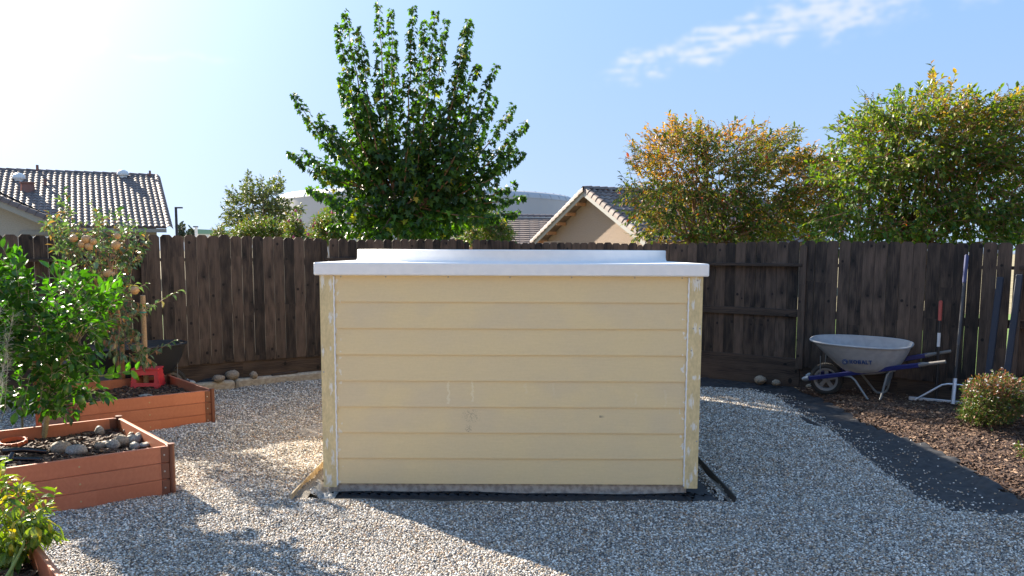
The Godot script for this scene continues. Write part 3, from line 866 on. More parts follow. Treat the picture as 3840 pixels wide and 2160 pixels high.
# ---------------------------------------------------------------- wheelbarrows and tools
func build_wheelbarrow(called: String, label: String, at: Vector3, turn: float, tray_m: Material, frame_m: Material, lettering: bool, tilt_side := 0.0, round_nose := 0.9, wheel_d := 0.36) -> void:
	var t := thing(called, label, "wheelbarrow", at, Basis(Vector3.UP, turn) * Basis(Vector3.RIGHT, tilt_side))   # x from the wheel to the handles, z to the side that shows
	var wr := wheel_d * 0.5
	# tray: rings from the floor to the rim
	var rings := []
	var inner := []
	var n := 40
	for k in 9:
		var f := k / 8.0
		var y := lerpf(0.275, 0.615, f)
		var ring := []
		var ring2 := []
		for i in n:
			var a := TAU * i / n
			var cx := signf(cos(a)) * pow(absf(cos(a)), 0.72); var cz := signf(sin(a)) * pow(absf(sin(a)), 0.72)
			var x0: float = lerpf(0.25 if round_nose > 0.6 else 0.08, -0.17, pow(f, round_nose)); var x1 := lerpf(0.66, 0.87, pow(f, 0.5))
			var hw := lerpf(0.18, 0.335, pow(f, 0.55))
			var nose := 1.0 - 0.14 * smoothstep(0.0, 1.0, -cx)
			var p := Vector3(lerpf(x0, x1, 0.5 + 0.5 * cx), y + 0.022 * f * (0.5 - 0.5 * cx) + 0.05 * (0.5 + 0.5 * cx) * (1.0 - f), hw * cz * nose)
			ring.append(p)
			ring2.append(Vector3(lerpf(p.x, 0.45, 0.012), p.y + 0.004, p.z * 0.985))
		rings.append(ring); inner.append(ring2)
	var s := Shape.new()
	s.loft(rings, true, -1.0)
	s.loft(inner, true, 1.0)
	for r in [[rings[0], -1.0], [inner[0], 1.0]]:
		var c := Vector3.ZERO
		for p in r[0]: c += p / n
		var ci := s.add(c, Vector3(0, r[1], 0))
		var ids := []
		for p in r[0]: ids.append(s.add(p, Vector3(0, r[1], 0)))
		for i in n: s.face(ci, ids[i], ids[(i + 1) % n])
	var tray := obj("tray", s.mesh(), tray_m, t)
	var lip := Shape.new()
	var lp := []
	for i in n + 1:
		var q: Vector3 = rings[8][i % n]
		lp.append(Vector3(lerpf(0.42, q.x, 1.008), q.y + 0.002, q.z * 1.01))
	lip.tube(lp, [0.0115], 8, false)
	obj("rim", lip.mesh(), tray_m, tray)
	# two handle rails, splayed towards the grips
	for e in [-1.0, 1.0]:
		var a := Vector3(-0.20, 0.185, 0.095 * e); var b := Vector3(1.0, 0.47, 0.27 * e)
		var d := (b - a).normalized()
		var bb := Basis(d, d.cross(Vector3(0, 0, 1)).normalized() * -1.0, Vector3.ZERO)
		bb.y = Vector3(0, 0, 1).cross(d).normalized(); bb.z = d.cross(bb.y)
		var r := Shape.new()
		r.box((a + b) * 0.5, Vector3(a.distance_to(b), 0.046, 0.034), bb, 0.004)
		obj("handle", r.mesh(), frame_m, t)
		var g := Shape.new()
		g.tube([b - d * 0.03, b + d * 0.02, b + d * 0.05, b + d * 0.10, b + d * 0.23], [0.026, 0.025, 0.020, 0.0185, 0.0185], 10)
		obj("grip", g.mesh(), M.grip, t)
		var cap := Shape.new()
		cap.tube([a + d * 0.03, a - d * 0.02, a - d * 0.05], [0.031, 0.03, 0.014], 10)
		obj("bracket", cap.mesh(), M.galv, t)
		var strut := Shape.new()
		strut.tube([Vector3(-0.05, 0.21, 0.105 * e), Vector3(-0.04, 0.47, 0.15 * e)], [0.005], 6)
		obj("strut", strut.mesh(), M.galv, t)
		# bent tube leg
		var leg := Shape.new()
		var pth := [Vector3(0.20, 0.262, 0.15 * e), Vector3(0.29, 0.262, 0.17 * e), Vector3(0.335, 0.23, 0.185 * e), Vector3(0.47, 0.045, 0.22 * e), Vector3(0.505, 0.014, 0.225 * e), Vector3(0.56, 0.010, 0.228 * e), Vector3(0.60, 0.035, 0.23 * e), Vector3(0.615, 0.08, 0.23 * e), Vector3(0.66, 0.32, 0.21 * e), Vector3(0.685, 0.355, 0.205 * e), Vector3(0.74, 0.375, 0.20 * e)]
		leg.tube(pth, [0.0125], 8)
		obj("leg", leg.mesh(), M.galv, t)
	var plate := Shape.new()
	plate.box(Vector3(0.665, 0.27, 0), Vector3(0.004, 0.15, 0.41), Basis(Vector3.BACK, -0.15), 0.001)
	obj("brace_plate", plate.mesh(), M.galv, t)
	# wheel
	var turn_w := Basis(Vector3.RIGHT, PI / 2)
	var w := Shape.new()
	w.lathe([Vector2(wr * 0.72, -0.042), Vector2(wr * 0.86, -0.047), Vector2(wr * 0.97, -0.036), Vector2(wr, -0.015), Vector2(wr, 0.015), Vector2(wr * 0.97, 0.036), Vector2(wr * 0.86, 0.047), Vector2(wr * 0.72, 0.042)], 40, Vector3(0, wr, 0), turn_w)
	var wheel := obj("wheel", w.mesh(), M.rubber, t)
	var tread := Shape.new()
	for k in 56:
		var a := TAU * k / 56.0
		for e in [-1.0, 1.0]:
			tread.box(Vector3(cos(a) * (wr - 0.003), wr + sin(a) * (wr - 0.003), 0.021 * e), Vector3(0.012, 0.010, 0.036), Basis(Vector3.BACK, a) * Basis(Vector3.RIGHT, 0.35 * e))
	obj("tread", tread.mesh(), M.rubber, wheel)
	var rim := Shape.new()
	rim.lathe([Vector2(wr * 0.58, 0.030), Vector2(wr * 0.64, 0.038), Vector2(wr * 0.73, 0.043), Vector2(wr * 0.74, 0.036), Vector2(wr * 0.60, 0.02), Vector2(wr * 0.60, -0.02), Vector2(wr * 0.74, -0.036), Vector2(wr * 0.73, -0.043), Vector2(wr * 0.6, -0.03)], 40, Vector3(0, wr, 0), turn_w)
	for k in 5:
		var a := TAU * k / 5.0 + 0.3
		rim.box(Vector3(cos(a) * wr * 0.36, wr + sin(a) * wr * 0.36, 0.012), Vector3(wr * 0.56, 0.042, 0.018), Basis(Vector3.BACK, a), 0.004)
	rim.lathe([Vector2(0, -0.05), Vector2(0.022, -0.05), Vector2(0.022, 0.05), Vector2(0, 0.05)], 16, Vector3(0, wr, 0), turn_w)
	obj("rim", rim.mesh(), M.wheel_grey, wheel)
	if lettering:
		var f := SystemFont.new()
		f.font_names = PackedStringArray(["Droid Sans"]); f.font_weight = 800
		var q0: Vector3 = rings[3][10]; var q1: Vector3 = rings[6][10]      # the middle of the side that shows
		var up := (q1 - q0).normalized()
		up = Vector3(0, up.y, up.z).normalized()
		var nn := Vector3(1, 0, 0).cross(up).normalized()
		var tilt := Basis(Vector3(1, 0, 0), up, nn) * Basis(Vector3.BACK, 0.035)
		var zc := lerpf(q0.z, q1.z, 0.5)
		var o := Vector3(0.30, lerpf(q0.y, q1.y, 0.5) - 0.03, zc + 0.006)
		var tm := TextMesh.new()
		tm.text = "KOBALT"; tm.font = f; tm.font_size = 16; tm.pixel_size = 0.0038; tm.depth = 0.006
		obj("lettering", tm, M.print_blue, tray, Transform3D(tilt, o + tilt * Vector3(0.105, 0.0, 0)))
		var badge := Shape.new()
		badge.lathe([Vector2(0.030, -0.002), Vector2(0.030, 0.003), Vector2(0.0255, 0.003), Vector2(0.0255, -0.002)], 28, Vector3.ZERO, Basis(Vector3.RIGHT, PI / 2))
		badge.lathe([Vector2(0.021, -0.002), Vector2(0.021, 0.0015), Vector2(0.0, 0.0015)], 24, Vector3.ZERO, Basis(Vector3.RIGHT, PI / 2))
		obj("emblem", badge.mesh(), M.print_blue, tray, Transform3D(tilt, o + tilt * Vector3(-0.055, 0.0, 0)))
		var km := TextMesh.new()
		km.text = "K"; km.font = f; km.font_size = 16; km.pixel_size = 0.0026; km.depth = 0.003
		obj("emblem_letter", km, tray_m, tray, Transform3D(tilt, o + tilt * Vector3(-0.055, 0.0, 0.003)))

func build_tools() -> void:
	# screed rake leaning on the fence
	var a := gnd(3408, 1502, 0.05); var b := gnd(3795, 1540, 0.05)
	var d := (b - a).normalized()
	var t := thing("landscape_rake", "aluminium landscape rake with blue-gripped pole leaning on the fence", "rake", (a + b) * 0.5)
	var o := t.position
	var foot := gnd(3573, 1515, 0.08)
	var top := dep(3626, 955, 9.07)
	var bd := Basis(d, Vector3.UP, d.cross(Vector3.UP))
	var s := Shape.new()
	s.box(Vector3(0, 0.024, 0), Vector3(a.distance_to(b), 0.045, 0.03), bd, 0.003)
	obj("head", s.mesh(), M.alu, t)
	var ax := (top - foot).normalized()
	s = Shape.new(); s.tube([foot - o, foot + ax * 0.27 - o], [0.021], 14); obj("socket", s.mesh(), M.alu, t)
	s = Shape.new(); s.tube([foot + ax * 0.2 - o, foot + ax * 0.62 - o], [0.0165], 12); obj("pole_foot", s.mesh(), M.black, t)
	s = Shape.new(); s.tube([foot + ax * 0.62 - o, top - ax * 0.3 - o], [0.0168], 12); obj("pole", s.mesh(), M.pole_grey, t)
	s = Shape.new(); s.tube([top - ax * 0.30 - o, top - ax * 0.01 - o, top - o], [0.021, 0.021, 0.014], 14); obj("grip", s.mesh(), M.grip_blue, t)
	for e in [-1.0, 1.0]:
		s = Shape.new()
		var hub := foot + ax * 0.205 - o
		var base := (foot - o) * Vector3(1, 0, 1) + Vector3(0, 0.0, 0)
		s.tube([base + d * 0.36 * e + Vector3(0, 0.04, 0), hub + d * 0.12 * e + Vector3(0, -0.015, 0), hub + d * 0.06 * e, hub], [0.011], 8)
		obj("brace", s.mesh(), M.alu, t)
	# digging bar
	foot = dep(3509, 1494, 9.2); top = dep(3528, 1127, 9.22)
	t = thing("digging_bar", "black digging bar with a red grip standing behind the wheelbarrow handles", "bar", foot)
	ax = (top - foot).normalized()
	var ln := foot.distance_to(top)
	s = Shape.new(); s.tube([Vector3.ZERO, ax * (ln - 0.2)], [0.0145], 12); obj("shaft", s.mesh(), M.black, t)
	s = Shape.new(); s.tube([ax * (ln - 0.215), ax * (ln - 0.012), ax * ln], [0.0195, 0.0195, 0.012], 14); obj("grip", s.mesh(), M.grip_red, t)
	s = Shape.new(); s.tube([ax * (ln - 0.50), ax * (ln - 0.35)], [0.0165], 12); obj("label_band", s.mesh(), M.paper, t)
	# two square steel posts leaning on the fence
	var posts := [[3690, 1445, 3752, 1040, 8.84, "dark square steel post leaning on the fence beside the rake pole"], [3757, 1455, 3824, 1030, 8.72, "dark square steel post leaning on the fence beyond the bush, farther from the rake"]]
	for q in posts:
		foot = gnd(q[0], q[1] + 95, 0.04); top = dep(q[2], q[3], q[4])
		ax = (top - foot).normalized()
		ln = foot.distance_to(top)
		s = Shape.new()
		var side := Vector3(0.766, 0, 0.643)
		var z := side.cross(ax).normalized()
		s.box(ax * ln * 0.5, Vector3(0.062, ln, 0.045), Basis(ax.cross(z), ax, z), 0.006)
		solo("steel_post", s.mesh(), M.dark_steel, q[5], "post", Transform3D(Basis(), foot), "posts leaning on the fence")
	# step stool in the far bed
	foot = gnd(556, 1452, 0.245)
	t = thing("step_stool", "red plastic folding step stool standing in the far raised bed", "stool", foot, Basis(Vector3.UP, 0.12))
	var w2 := 0.145; var sh := 0.19
	for e in [-1.0, 1.0]:
		var outer := PackedVector2Array([Vector2(-w2, 0), Vector2(-w2 + 0.05, 0), Vector2(-w2 + 0.062, 0.022), Vector2(w2 - 0.062, 0.022), Vector2(w2 - 0.05, 0), Vector2(w2, 0), Vector2(w2 - 0.022, sh), Vector2(0.0, sh), Vector2(0.0, 0.137), Vector2(0.082, 0.137), Vector2(0.09, 0.128), Vector2(0.09, 0.066), Vector2(0.082, 0.058), Vector2(-0.082, 0.058), Vector2(-0.09, 0.066), Vector2(-0.09, 0.128), Vector2(-0.082, 0.137), Vector2(-0.0005, 0.137), Vector2(-0.0005, sh), Vector2(-w2 + 0.022, sh)])
		s = Shape.new()
		s.prism(outer, -0.006, 0.006, Transform3D(Basis(Vector3.RIGHT, -0.10 * e), Vector3(0, 0, 0.10 * e)))
		obj("side_panel", s.mesh(), M.red_plastic, t)
		s = Shape.new()
		s.prism(PackedVector2Array([Vector2(-0.085, 0), Vector2(-0.05, 0), Vector2(-0.045, 0.02), Vector2(0.045, 0.02), Vector2(0.05, 0), Vector2(0.085, 0), Vector2(0.07, sh), Vector2(-0.07, sh)]), -0.006, 0.006, Transform3D(Basis(Vector3.UP, PI / 2) * Basis(Vector3.RIGHT, -0.10 * e), Vector3((w2 - 0.008) * e, 0, 0)))
		obj("leg_panel", s.mesh(), M.red_plastic, t)
		for k in 4:
			for e2 in [-1.0, 1.0]:
				s = Shape.new(); s.box(Vector3.ZERO, Vector3(0.013, 0.022, 0.02), Basis(), 0.002)
				obj("hinge", s.mesh(), M.red_plastic, t, Transform3D(Basis(), Vector3((w2 - 0.006 - 0.0055 * k) * e2, 0.024 + k * 0.044, (0.10 - 0.0044 * k * 1.0) * e)))
	s = Shape.new(); s.box(Vector3(0, sh + 0.008, 0), Vector3(0.27, 0.02, 0.20), Basis(), 0.006); obj("seat", s.mesh(), M.red_plastic, t)
	# folding work stand behind the beds
	var p := gnd(235, 1405, 0.0)
	t = thing("work_table", "folding work stand with aluminium legs and yellow wooden top behind the raised beds", "table", p, Basis(Vector3.UP, 0.25))
	s = Shape.new(); s.box(Vector3(0, 0.50, 0), Vector3(0.78, 0.022, 0.42), Basis(), 0.004); obj("table_top", s.mesh(), M.yellow_wood, t)
	s = Shape.new(); s.box(Vector3(0, 0.465, 0), Vector3(0.72, 0.045, 0.36), Basis(), 0.004); obj("table_frame", s.mesh(), M.black, t)
	for e in [-1.0, 1.0]:
		for e2 in [-1.0, 1.0]:
			s = Shape.new()
			var l0 := Vector3(0.22 * e, 0.45, 0.14 * e2); var l1 := Vector3(0.40 * e, 0.0, 0.22 * e2)
			var dd := (l0 - l1).normalized(); var zz := Vector3(0, 0, 1)
			s.box((l0 + l1) * 0.5, Vector3(0.045, l0.distance_to(l1), 0.02), Basis(dd.cross(zz).normalized(), dd, zz), 0.003)
			obj("leg", s.mesh(), M.alu, t)
	var top_at := p + Vector3(0.12, 0.511 + 0.04, 0.0)
	s = Shape.new(); s.box(Vector3.ZERO, Vector3(0.34, 0.08, 0.09), Basis(), 0.004)
	solo("wood_block", s.mesh(), M.cedar, "pinkish cedar block lying on the work stand behind the orange tree", "wood", Transform3D(Basis(Vector3.UP, 0.3), top_at))
	# irrigation fittings in the near bed
	var q0 := gnd(20, 1735, 0.25)
	t = thing("hose_fitting", "black hose fittings joined in a tee lying in the near raised bed", "hose fitting", q0)
	s = Shape.new(); s.tube([Vector3(-0.2, 0.02, 0.03), Vector3(0.0, 0.03, 0.0), Vector3(0.10, 0.022, -0.01), Vector3(0.22, 0.012, -0.05)], [0.019, 0.02, 0.017, 0.015], 10); obj("hose", s.mesh(), M.black_gloss, t)
	s = Shape.new(); s.tube([Vector3(0.035, 0.0, 0.035), Vector3(0.045, 0.06, -0.02)], [0.018, 0.017], 10); obj("tee", s.mesh(), M.black_gloss, t)
	s = Shape.new(); s.tube([Vector3(-0.08, 0.05, -0.12), Vector3(0.05, 0.055, -0.14), Vector3(0.17, 0.03, -0.19)], [0.021, 0.02, 0.018], 10); obj("hose", s.mesh(), M.black_gloss, t)
	var rp := gnd(60, 1668, 0.25)
	s = Shape.new()
	s.lathe([Vector2(0.085, 0.0), Vector2(0.085, 0.03), Vector2(0.078, 0.03), Vector2(0.078, 0.0)], 24)
	for k in 14:
		var an := TAU * k / 14.0
		s.box(Vector3(cos(an) * 0.089, 0.015, sin(an) * 0.089), Vector3(0.012, 0.03, 0.006), Basis(Vector3.UP, -an))
	solo("orange_ring", s.mesh(), M.orange_plastic, "ribbed orange plastic ring lying in the near raised bed's mulch", "plastic ring", Transform3D(Basis(Vector3.UP, 0.2) * Basis(Vector3.RIGHT, 0.12), rp + Vector3(-0.02, 0.005, 0)))
	var tie := Shape.new()
	for k in 3:
		var ring := []
		for i in 13:
			var an := TAU * i / 12.0
			ring.append(Vector3(cos(an) * 0.028, 0.02 + 0.018 * sin(an) + 0.004 * k, sin(an) * 0.02 + 0.008 * k))
		tie.tube(ring, [0.0035], 6, false)
	solo("plant_tie", tie.mesh(), M.teal, "coil of teal plant tie lying in the near raised bed", "plant tie", Transform3D(Basis(), gnd(103, 1633, 0.25)))

# ---------------------------------------------------------------- plants
func leaf_mesh(w: float, fold: float, droop: float, curl := 0.0) -> ArrayMesh:      # one unit long, along y
	var s := Shape.new()
	var prof := [[0.0, 0.06], [0.22, 0.72], [0.48, 1.0], [0.74, 0.72], [1.0, 0.0]]
	for e in [-1.0, 1.0]:
		var mid := []; var out := []
		for q in prof:
			var z: float = -droop * q[0] * q[0]
			mid.append(Vector3(0, q[0], z))
			out.append(Vector3(e * q[1] * w * 0.5, q[0] - 0.03, z + fold * q[1] * w * 0.5 + curl * sin(q[0] * 9.0) * 0.03))
		for i in 4:
			var g: Vector3 = (mid[i + 1] - mid[i]).cross(out[i + 1] - mid[i]) * -e
			var nn := g.normalized()
			if nn.z < 0: nn = -nn
			var a := s.add(mid[i], nn); var b := s.add(mid[i + 1], nn); var c := s.add(out[i + 1], nn); var d := s.add(out[i], nn)
			s.face(a, b, d)
			if i < 3: s.face(b, c, d)
	return s.mesh()
func lobed_leaf() -> ArrayMesh:
	var s := Shape.new()
	var half := [Vector2(0.0, 0.0), Vector2(0.16, -0.03), Vector2(0.50, 0.10), Vector2(0.30, 0.26), Vector2(0.40, 0.36), Vector2(0.62, 0.60), Vector2(0.36, 0.56), Vector2(0.20, 0.62), Vector2(0.19, 0.78), Vector2(0.0, 1.05)]
	for e in [-1.0, 1.0]:
		var pts := []
		for h in half:
			pts.append(Vector3(h.x * e, h.y, h.x * 0.28 - h.y * h.y * 0.22))
		var c := Vector3(0, 0.34, -0.02)
		var nn := Vector3(-0.27 * e, 0.15, 1).normalized()
		var ci := s.add(c, nn)
		var ids := []
		for p in pts: ids.append(s.add(p, nn))
		for i in half.size() - 1: s.face(ci, ids[i], ids[i + 1])
	return s.mesh()
func leaf_at(p: Vector3, dir: Vector3, nrm: Vector3, size: float) -> Transform3D:
	var y := dir.normalized()
	var z := (nrm - y * nrm.dot(y))
	if z.length() < 0.05: z = Vector3(0.3, 1, 0.2) - y * Vector3(0.3, 1, 0.2).dot(y)
	z = z.normalized()
	return Transform3D(Basis(y.cross(z) * size, y * size, z * size), p)
func rand_dir() -> Vector3:
	return Vector3(rng.randfn(), rng.randfn(), rng.randfn()).normalized()

func foliage(parent: Node3D, xs: Array, ks: Array, palette: Array, meshes: Array, back: Color, rough: float, most: int, called := "leaf", rest := "foliage") -> void:
	var order := range(xs.size())
	var o := parent.position
	var eye := Vector3(0, EYE, 0)
	order.sort_custom(func(a, b): return xs[a].origin.distance_squared_to(eye) < xs[b].origin.distance_squared_to(eye))
	var mats := []
	for c in palette:
		var m := leaf_mat(back, rough)
		m.albedo_color = lin(c.x, c.y, c.z)
		mats.append(m)
	var mx := []; var mc := []
	for k in meshes.size():
		mx.append([]); mc.append(PackedColorArray())
	var n := 0
	for i in order:
		var x: Transform3D = xs[i]
		x.origin -= o
		var k := rng.randi() % meshes.size()
		var c: Vector3 = palette[ks[i]]
		if n < most:
			obj(called, meshes[k], mats[ks[i]], parent, x)
		else:
			c *= rng.randf_range(0.8, 1.2)
			mx[k].append(x); mc[k].append(Color(c.x, c.y, c.z))
		n += 1
	var mm := leaf_mat(back, rough)
	for k in meshes.size():
		if mx[k].size():
			many(rest, meshes[k], mm, mx[k], mc[k], parent)

# twigs spread through the volume whose outline, at its own distance, is the given one
func crown(poly_px: Array, depth: float, thick: float, twigs: int, per: int, twig_len: float, leaf_len: float, droop: float, gap: float, sd: int, pick: Callable) -> Dictionary:
	var poly := PackedVector2Array()
	var lo := Vector2(1e9, 1e9); var hi := -lo
	var c2 := Vector2.ZERO
	for q in poly_px:
		var p := Vector2(q[0], q[1])
		poly.append(p); lo = lo.min(p); hi = hi.max(p); c2 += p / poly_px.size()
	var centre := dep(c2.x, c2.y, depth)
	var f := FastNoiseLite.new(); f.seed = sd; f.frequency = 1.0; f.fractal_octaves = 2
	var xs := []; var ks := []; var stems := []
	var tries := 0
	while stems.size() < twigs and tries < twigs * 40:
		tries += 1
		var p2 := Vector2(rng.randf_range(lo.x, hi.x), rng.randf_range(lo.y, hi.y))
		if not inside(p2, poly): continue
		var r := rng.randf_range(-1.0, 1.0)
		var p := dep(p2.x, p2.y, depth + r * thick)
		var q := (p - centre)
		if f.get_noise_3dv(p * (1.5 / maxf(thick, 0.25))) < gap: continue
		var out := (q.normalized() + Vector3(0, 0.55, 0) + rand_dir() * 0.7).normalized()
		var l := twig_len * rng.randf_range(0.6, 1.3)
		var tip := p + out * l * 0.5
		var base := p - out * l * 0.5
		stems.append([base, tip])
		for k in per:
			var t := (k + 0.6) / per
			var at := base.lerp(tip, t)
			var side := out.cross(rand_dir()).normalized()
			var d := (out * lerpf(0.25, 0.9, t) + side * lerpf(1.0, 0.5, t) + Vector3(0, -droop, 0)).normalized()
			xs.append(leaf_at(at, d, Vector3(0, 1, 0) + rand_dir() * 0.55, leaf_len * rng.randf_range(0.5, 1.25)))
			ks.append(pick.call(p))
	return {"xs": xs, "ks": ks, "stems": stems, "centre": centre}

func bark(parent: Node3D, called: String, paths: Array, m: Material, sides := 6) -> void:
	var s := Shape.new()
	for p in paths:
		var pts := []
		for q in p[0]: pts.append(q - parent.position)
		s.tube(pts, p[1], sides)
	obj(called, s.mesh(), m, parent)

func limb(a: Vector3, b: Vector3, r0: float, r1: float, sag := 0.06) -> Array:
	var pts := []; var rs := []
	var side := rand_dir() * a.distance_to(b) * sag
	for i in 6:
		var t := i / 5.0
		pts.append(a.lerp(b, t) + side * sin(t * PI) + Vector3(0, 1, 0) * sin(t * PI) * -0.3 * sag * a.distance_to(b))
		rs.append(lerpf(r0, r1, t))
	return [pts, rs]

func simple_tree(called: String, label: String, category: String, base: Vector3, cr: Dictionary, palette: Array, meshes: Array, back: Color, trunk_r: float, trunk_m: Material, limbs: int, most: int, stems := 1, rough := 0.5, group := "") -> Node3D:
	var t := thing(called, label, category, base, Basis(), group)
	var centre: Vector3 = cr.centre
	var tr := []; var br := []
	var forks := []
	for k in stems:
		var a := base + Vector3(rng.randf_range(-1, 1), 0, rng.randf_range(-1, 1)) * trunk_r * (2.0 if stems > 1 else 0.0)
		var b := a.lerp(Vector3(centre.x, centre.y, centre.z), 0.45 + 0.2 * rng.randf()) + Vector3(rng.randf_range(-1, 1), 0, rng.randf_range(-1, 1)) * trunk_r * (7.0 if stems > 1 else 1.0)
		tr.append(limb(a, b, trunk_r, trunk_r * 0.6, 0.03))
		forks.append(b)
	for k in limbs:
		var st: Array = cr.stems[rng.randi() % cr.stems.size()]
		br.append(limb(forks[k % forks.size()], st[0], trunk_r * 0.42, trunk_r * 0.1))
	for st in cr.stems:
		br.append([[st[0], st[0].lerp(st[1], 0.5), st[1]], [trunk_r * 0.09 + 0.001, trunk_r * 0.06 + 0.001, 0.001]])
	bark(t, "trunk", tr, trunk_m, 10)
	bark(t, "branches", br, trunk_m, 4)
	foliage(t, cr.xs, cr.ks, palette, meshes, back, rough, most)
	return t

func build_maple() -> void:
	var depth := 14.6
	var base := dep(1512, 905, depth); base.y = -0.05
	var t := thing("maple_tree", "tall green maple with upright leafy shoots rising behind the fence", "tree", base)
	var root := dep(1508, 815, depth)
	var tips := [[1264, 87], [1296, 37], [1348, 102], [1417, -6], [1467, 32], [1547, 20], [1594, 70], [1632, 42], [1671, 70], [1757, 70], [1768, 85], [1796, 236], [1862, 240], [1862, 362], [1926, 396], [1978, 455], [1942, 548], [1973, 570], [1935, 688], [1968, 742], [1950, 795], [1096, 354], [1200, 422], [1082, 570], [1130, 562], [1146, 706], [1270, 270], [1240, 470], [1290, 500], [1700, 330], [1820, 500], [1760, 560], [1850, 640], [1330, 640], [1230, 620], [1180, 720], [1260, 800], [1800, 760], [1860, 820], [1700, 840], [1390, 860], [1230, 850], [1780, 430], [1440, 900], [1500, 880], [1560, 890], [1620, 905], [1350, 900], [1680, 890], [1300, 880], [1470, 850], [1545, 855], [1400, 910], [1590, 860], [1740, 860], [1360, 350], [1460, 400], [1560, 380], [1640, 420], [1350, 480], [1430, 560], [1530, 520], [1610, 560], [1690, 600], [1400, 690], [1480, 690], [1570, 690], [1650, 720], [1320, 760], [1440, 800], [1560, 800], [1640, 830], [1500, 600], [1580, 470], [1380, 560], [1720, 480], [1310, 560], [1740, 680], [1450, 480], [1540, 640], [1380, 420]]
	var br := []; var tr := []
	var forks := []
	for k in 5:
		var f := dep(1446 + k * 31, 750 - 40 * sin(k * 1.2 + 0.6), depth + rng.randf_range(-0.35, 0.35))
		forks.append(f)
		tr.append(limb(Vector3(root.x, root.y, root.z) - Vector3(0, 0.25, 0), f, 0.055, 0.032, 0.05))
	tr.append([[base, base.lerp(root, 0.5) + Vector3(0.02, 0, 0), root - Vector3(0, 0.2, 0), root], [0.11, 0.10, 0.085, 0.07]])
	var xs := []; var ks := []
	for i in tips.size():
		var q: Array = tips[i]
		var dz := rng.randf_range(-1.0, 1.0) * (0.35 if i < 26 else 1.25)
		var tip := dep(q[0], q[1], depth + dz)
		var f: Vector3 = forks[clampi(int((q[0] - 1250) / 110.0), 0, 4)]
		if q[1] > 650: f = root + Vector3(0, -0.1 + 0.35 * rng.randf(), 0)
		var pts := []; var rs := []
		var n := 12
		var len := f.distance_to(tip)
		for k in n + 1:
			var u := float(k) / n
			var p := f.lerp(tip, u)
			p += Vector3((tip.x - f.x), 0, (tip.z - f.z)) * 0.07 * sin(u * PI) + Vector3(0, -0.035, 0) * sin(u * PI) * len + rand_dir() * 0.015
			pts.append(p); rs.append(lerpf(0.022, 0.003, u))
		br.append([pts, rs])
		var count := int(len * 82.0) + 20
		for k in count:
			var u := pow(rng.randf(), 0.72)
			if u < 0.13: continue
			var fi := u * n
			var a: Vector3 = pts[int(fi)]; var b: Vector3 = pts[mini(int(fi) + 1, n)]
			var ax := (tip - f).normalized()
			var side := ax.cross(rand_dir()).normalized()
			var spread := lerpf(0.28, 0.03, pow(u, 0.55))
			var p := a.lerp(b, fi - int(fi)) + side * spread * rng.randf_range(0.5, 1.3)
			var d := (side * 0.8 + Vector3(0, -0.75, 0) + ax * 0.25 + rand_dir() * 0.3).normalized()
			xs.append(leaf_at(p, d, Vector3(0, 0.5, 0) + side * 0.6 + rand_dir() * 0.6, lerpf(0.118, 0.07, u * u) * rng.randf_range(0.7, 1.15)))
			var kk := rng.randf()
			ks.append(5 if kk < 0.02 else (4 if kk < 0.10 + 0.25 * float(u > 0.93) else (3 if kk < 0.30 else rng.randi() % 3)))
	bark(t, "trunk", tr, M.bark_grey, 9)
	bark(t, "branches", br, M.bark_red, 5)
	foliage(t, xs, ks, [Vector3(0.040, 0.082, 0.018), Vector3(0.033, 0.066, 0.017), Vector3(0.052, 0.105, 0.018), Vector3(0.088, 0.16, 0.024), Vector3(0.15, 0.24, 0.03), Vector3(0.42, 0.33, 0.04)], [lobed_leaf()], Color(0.85, 1.0, 0.3), 0.42, 300)

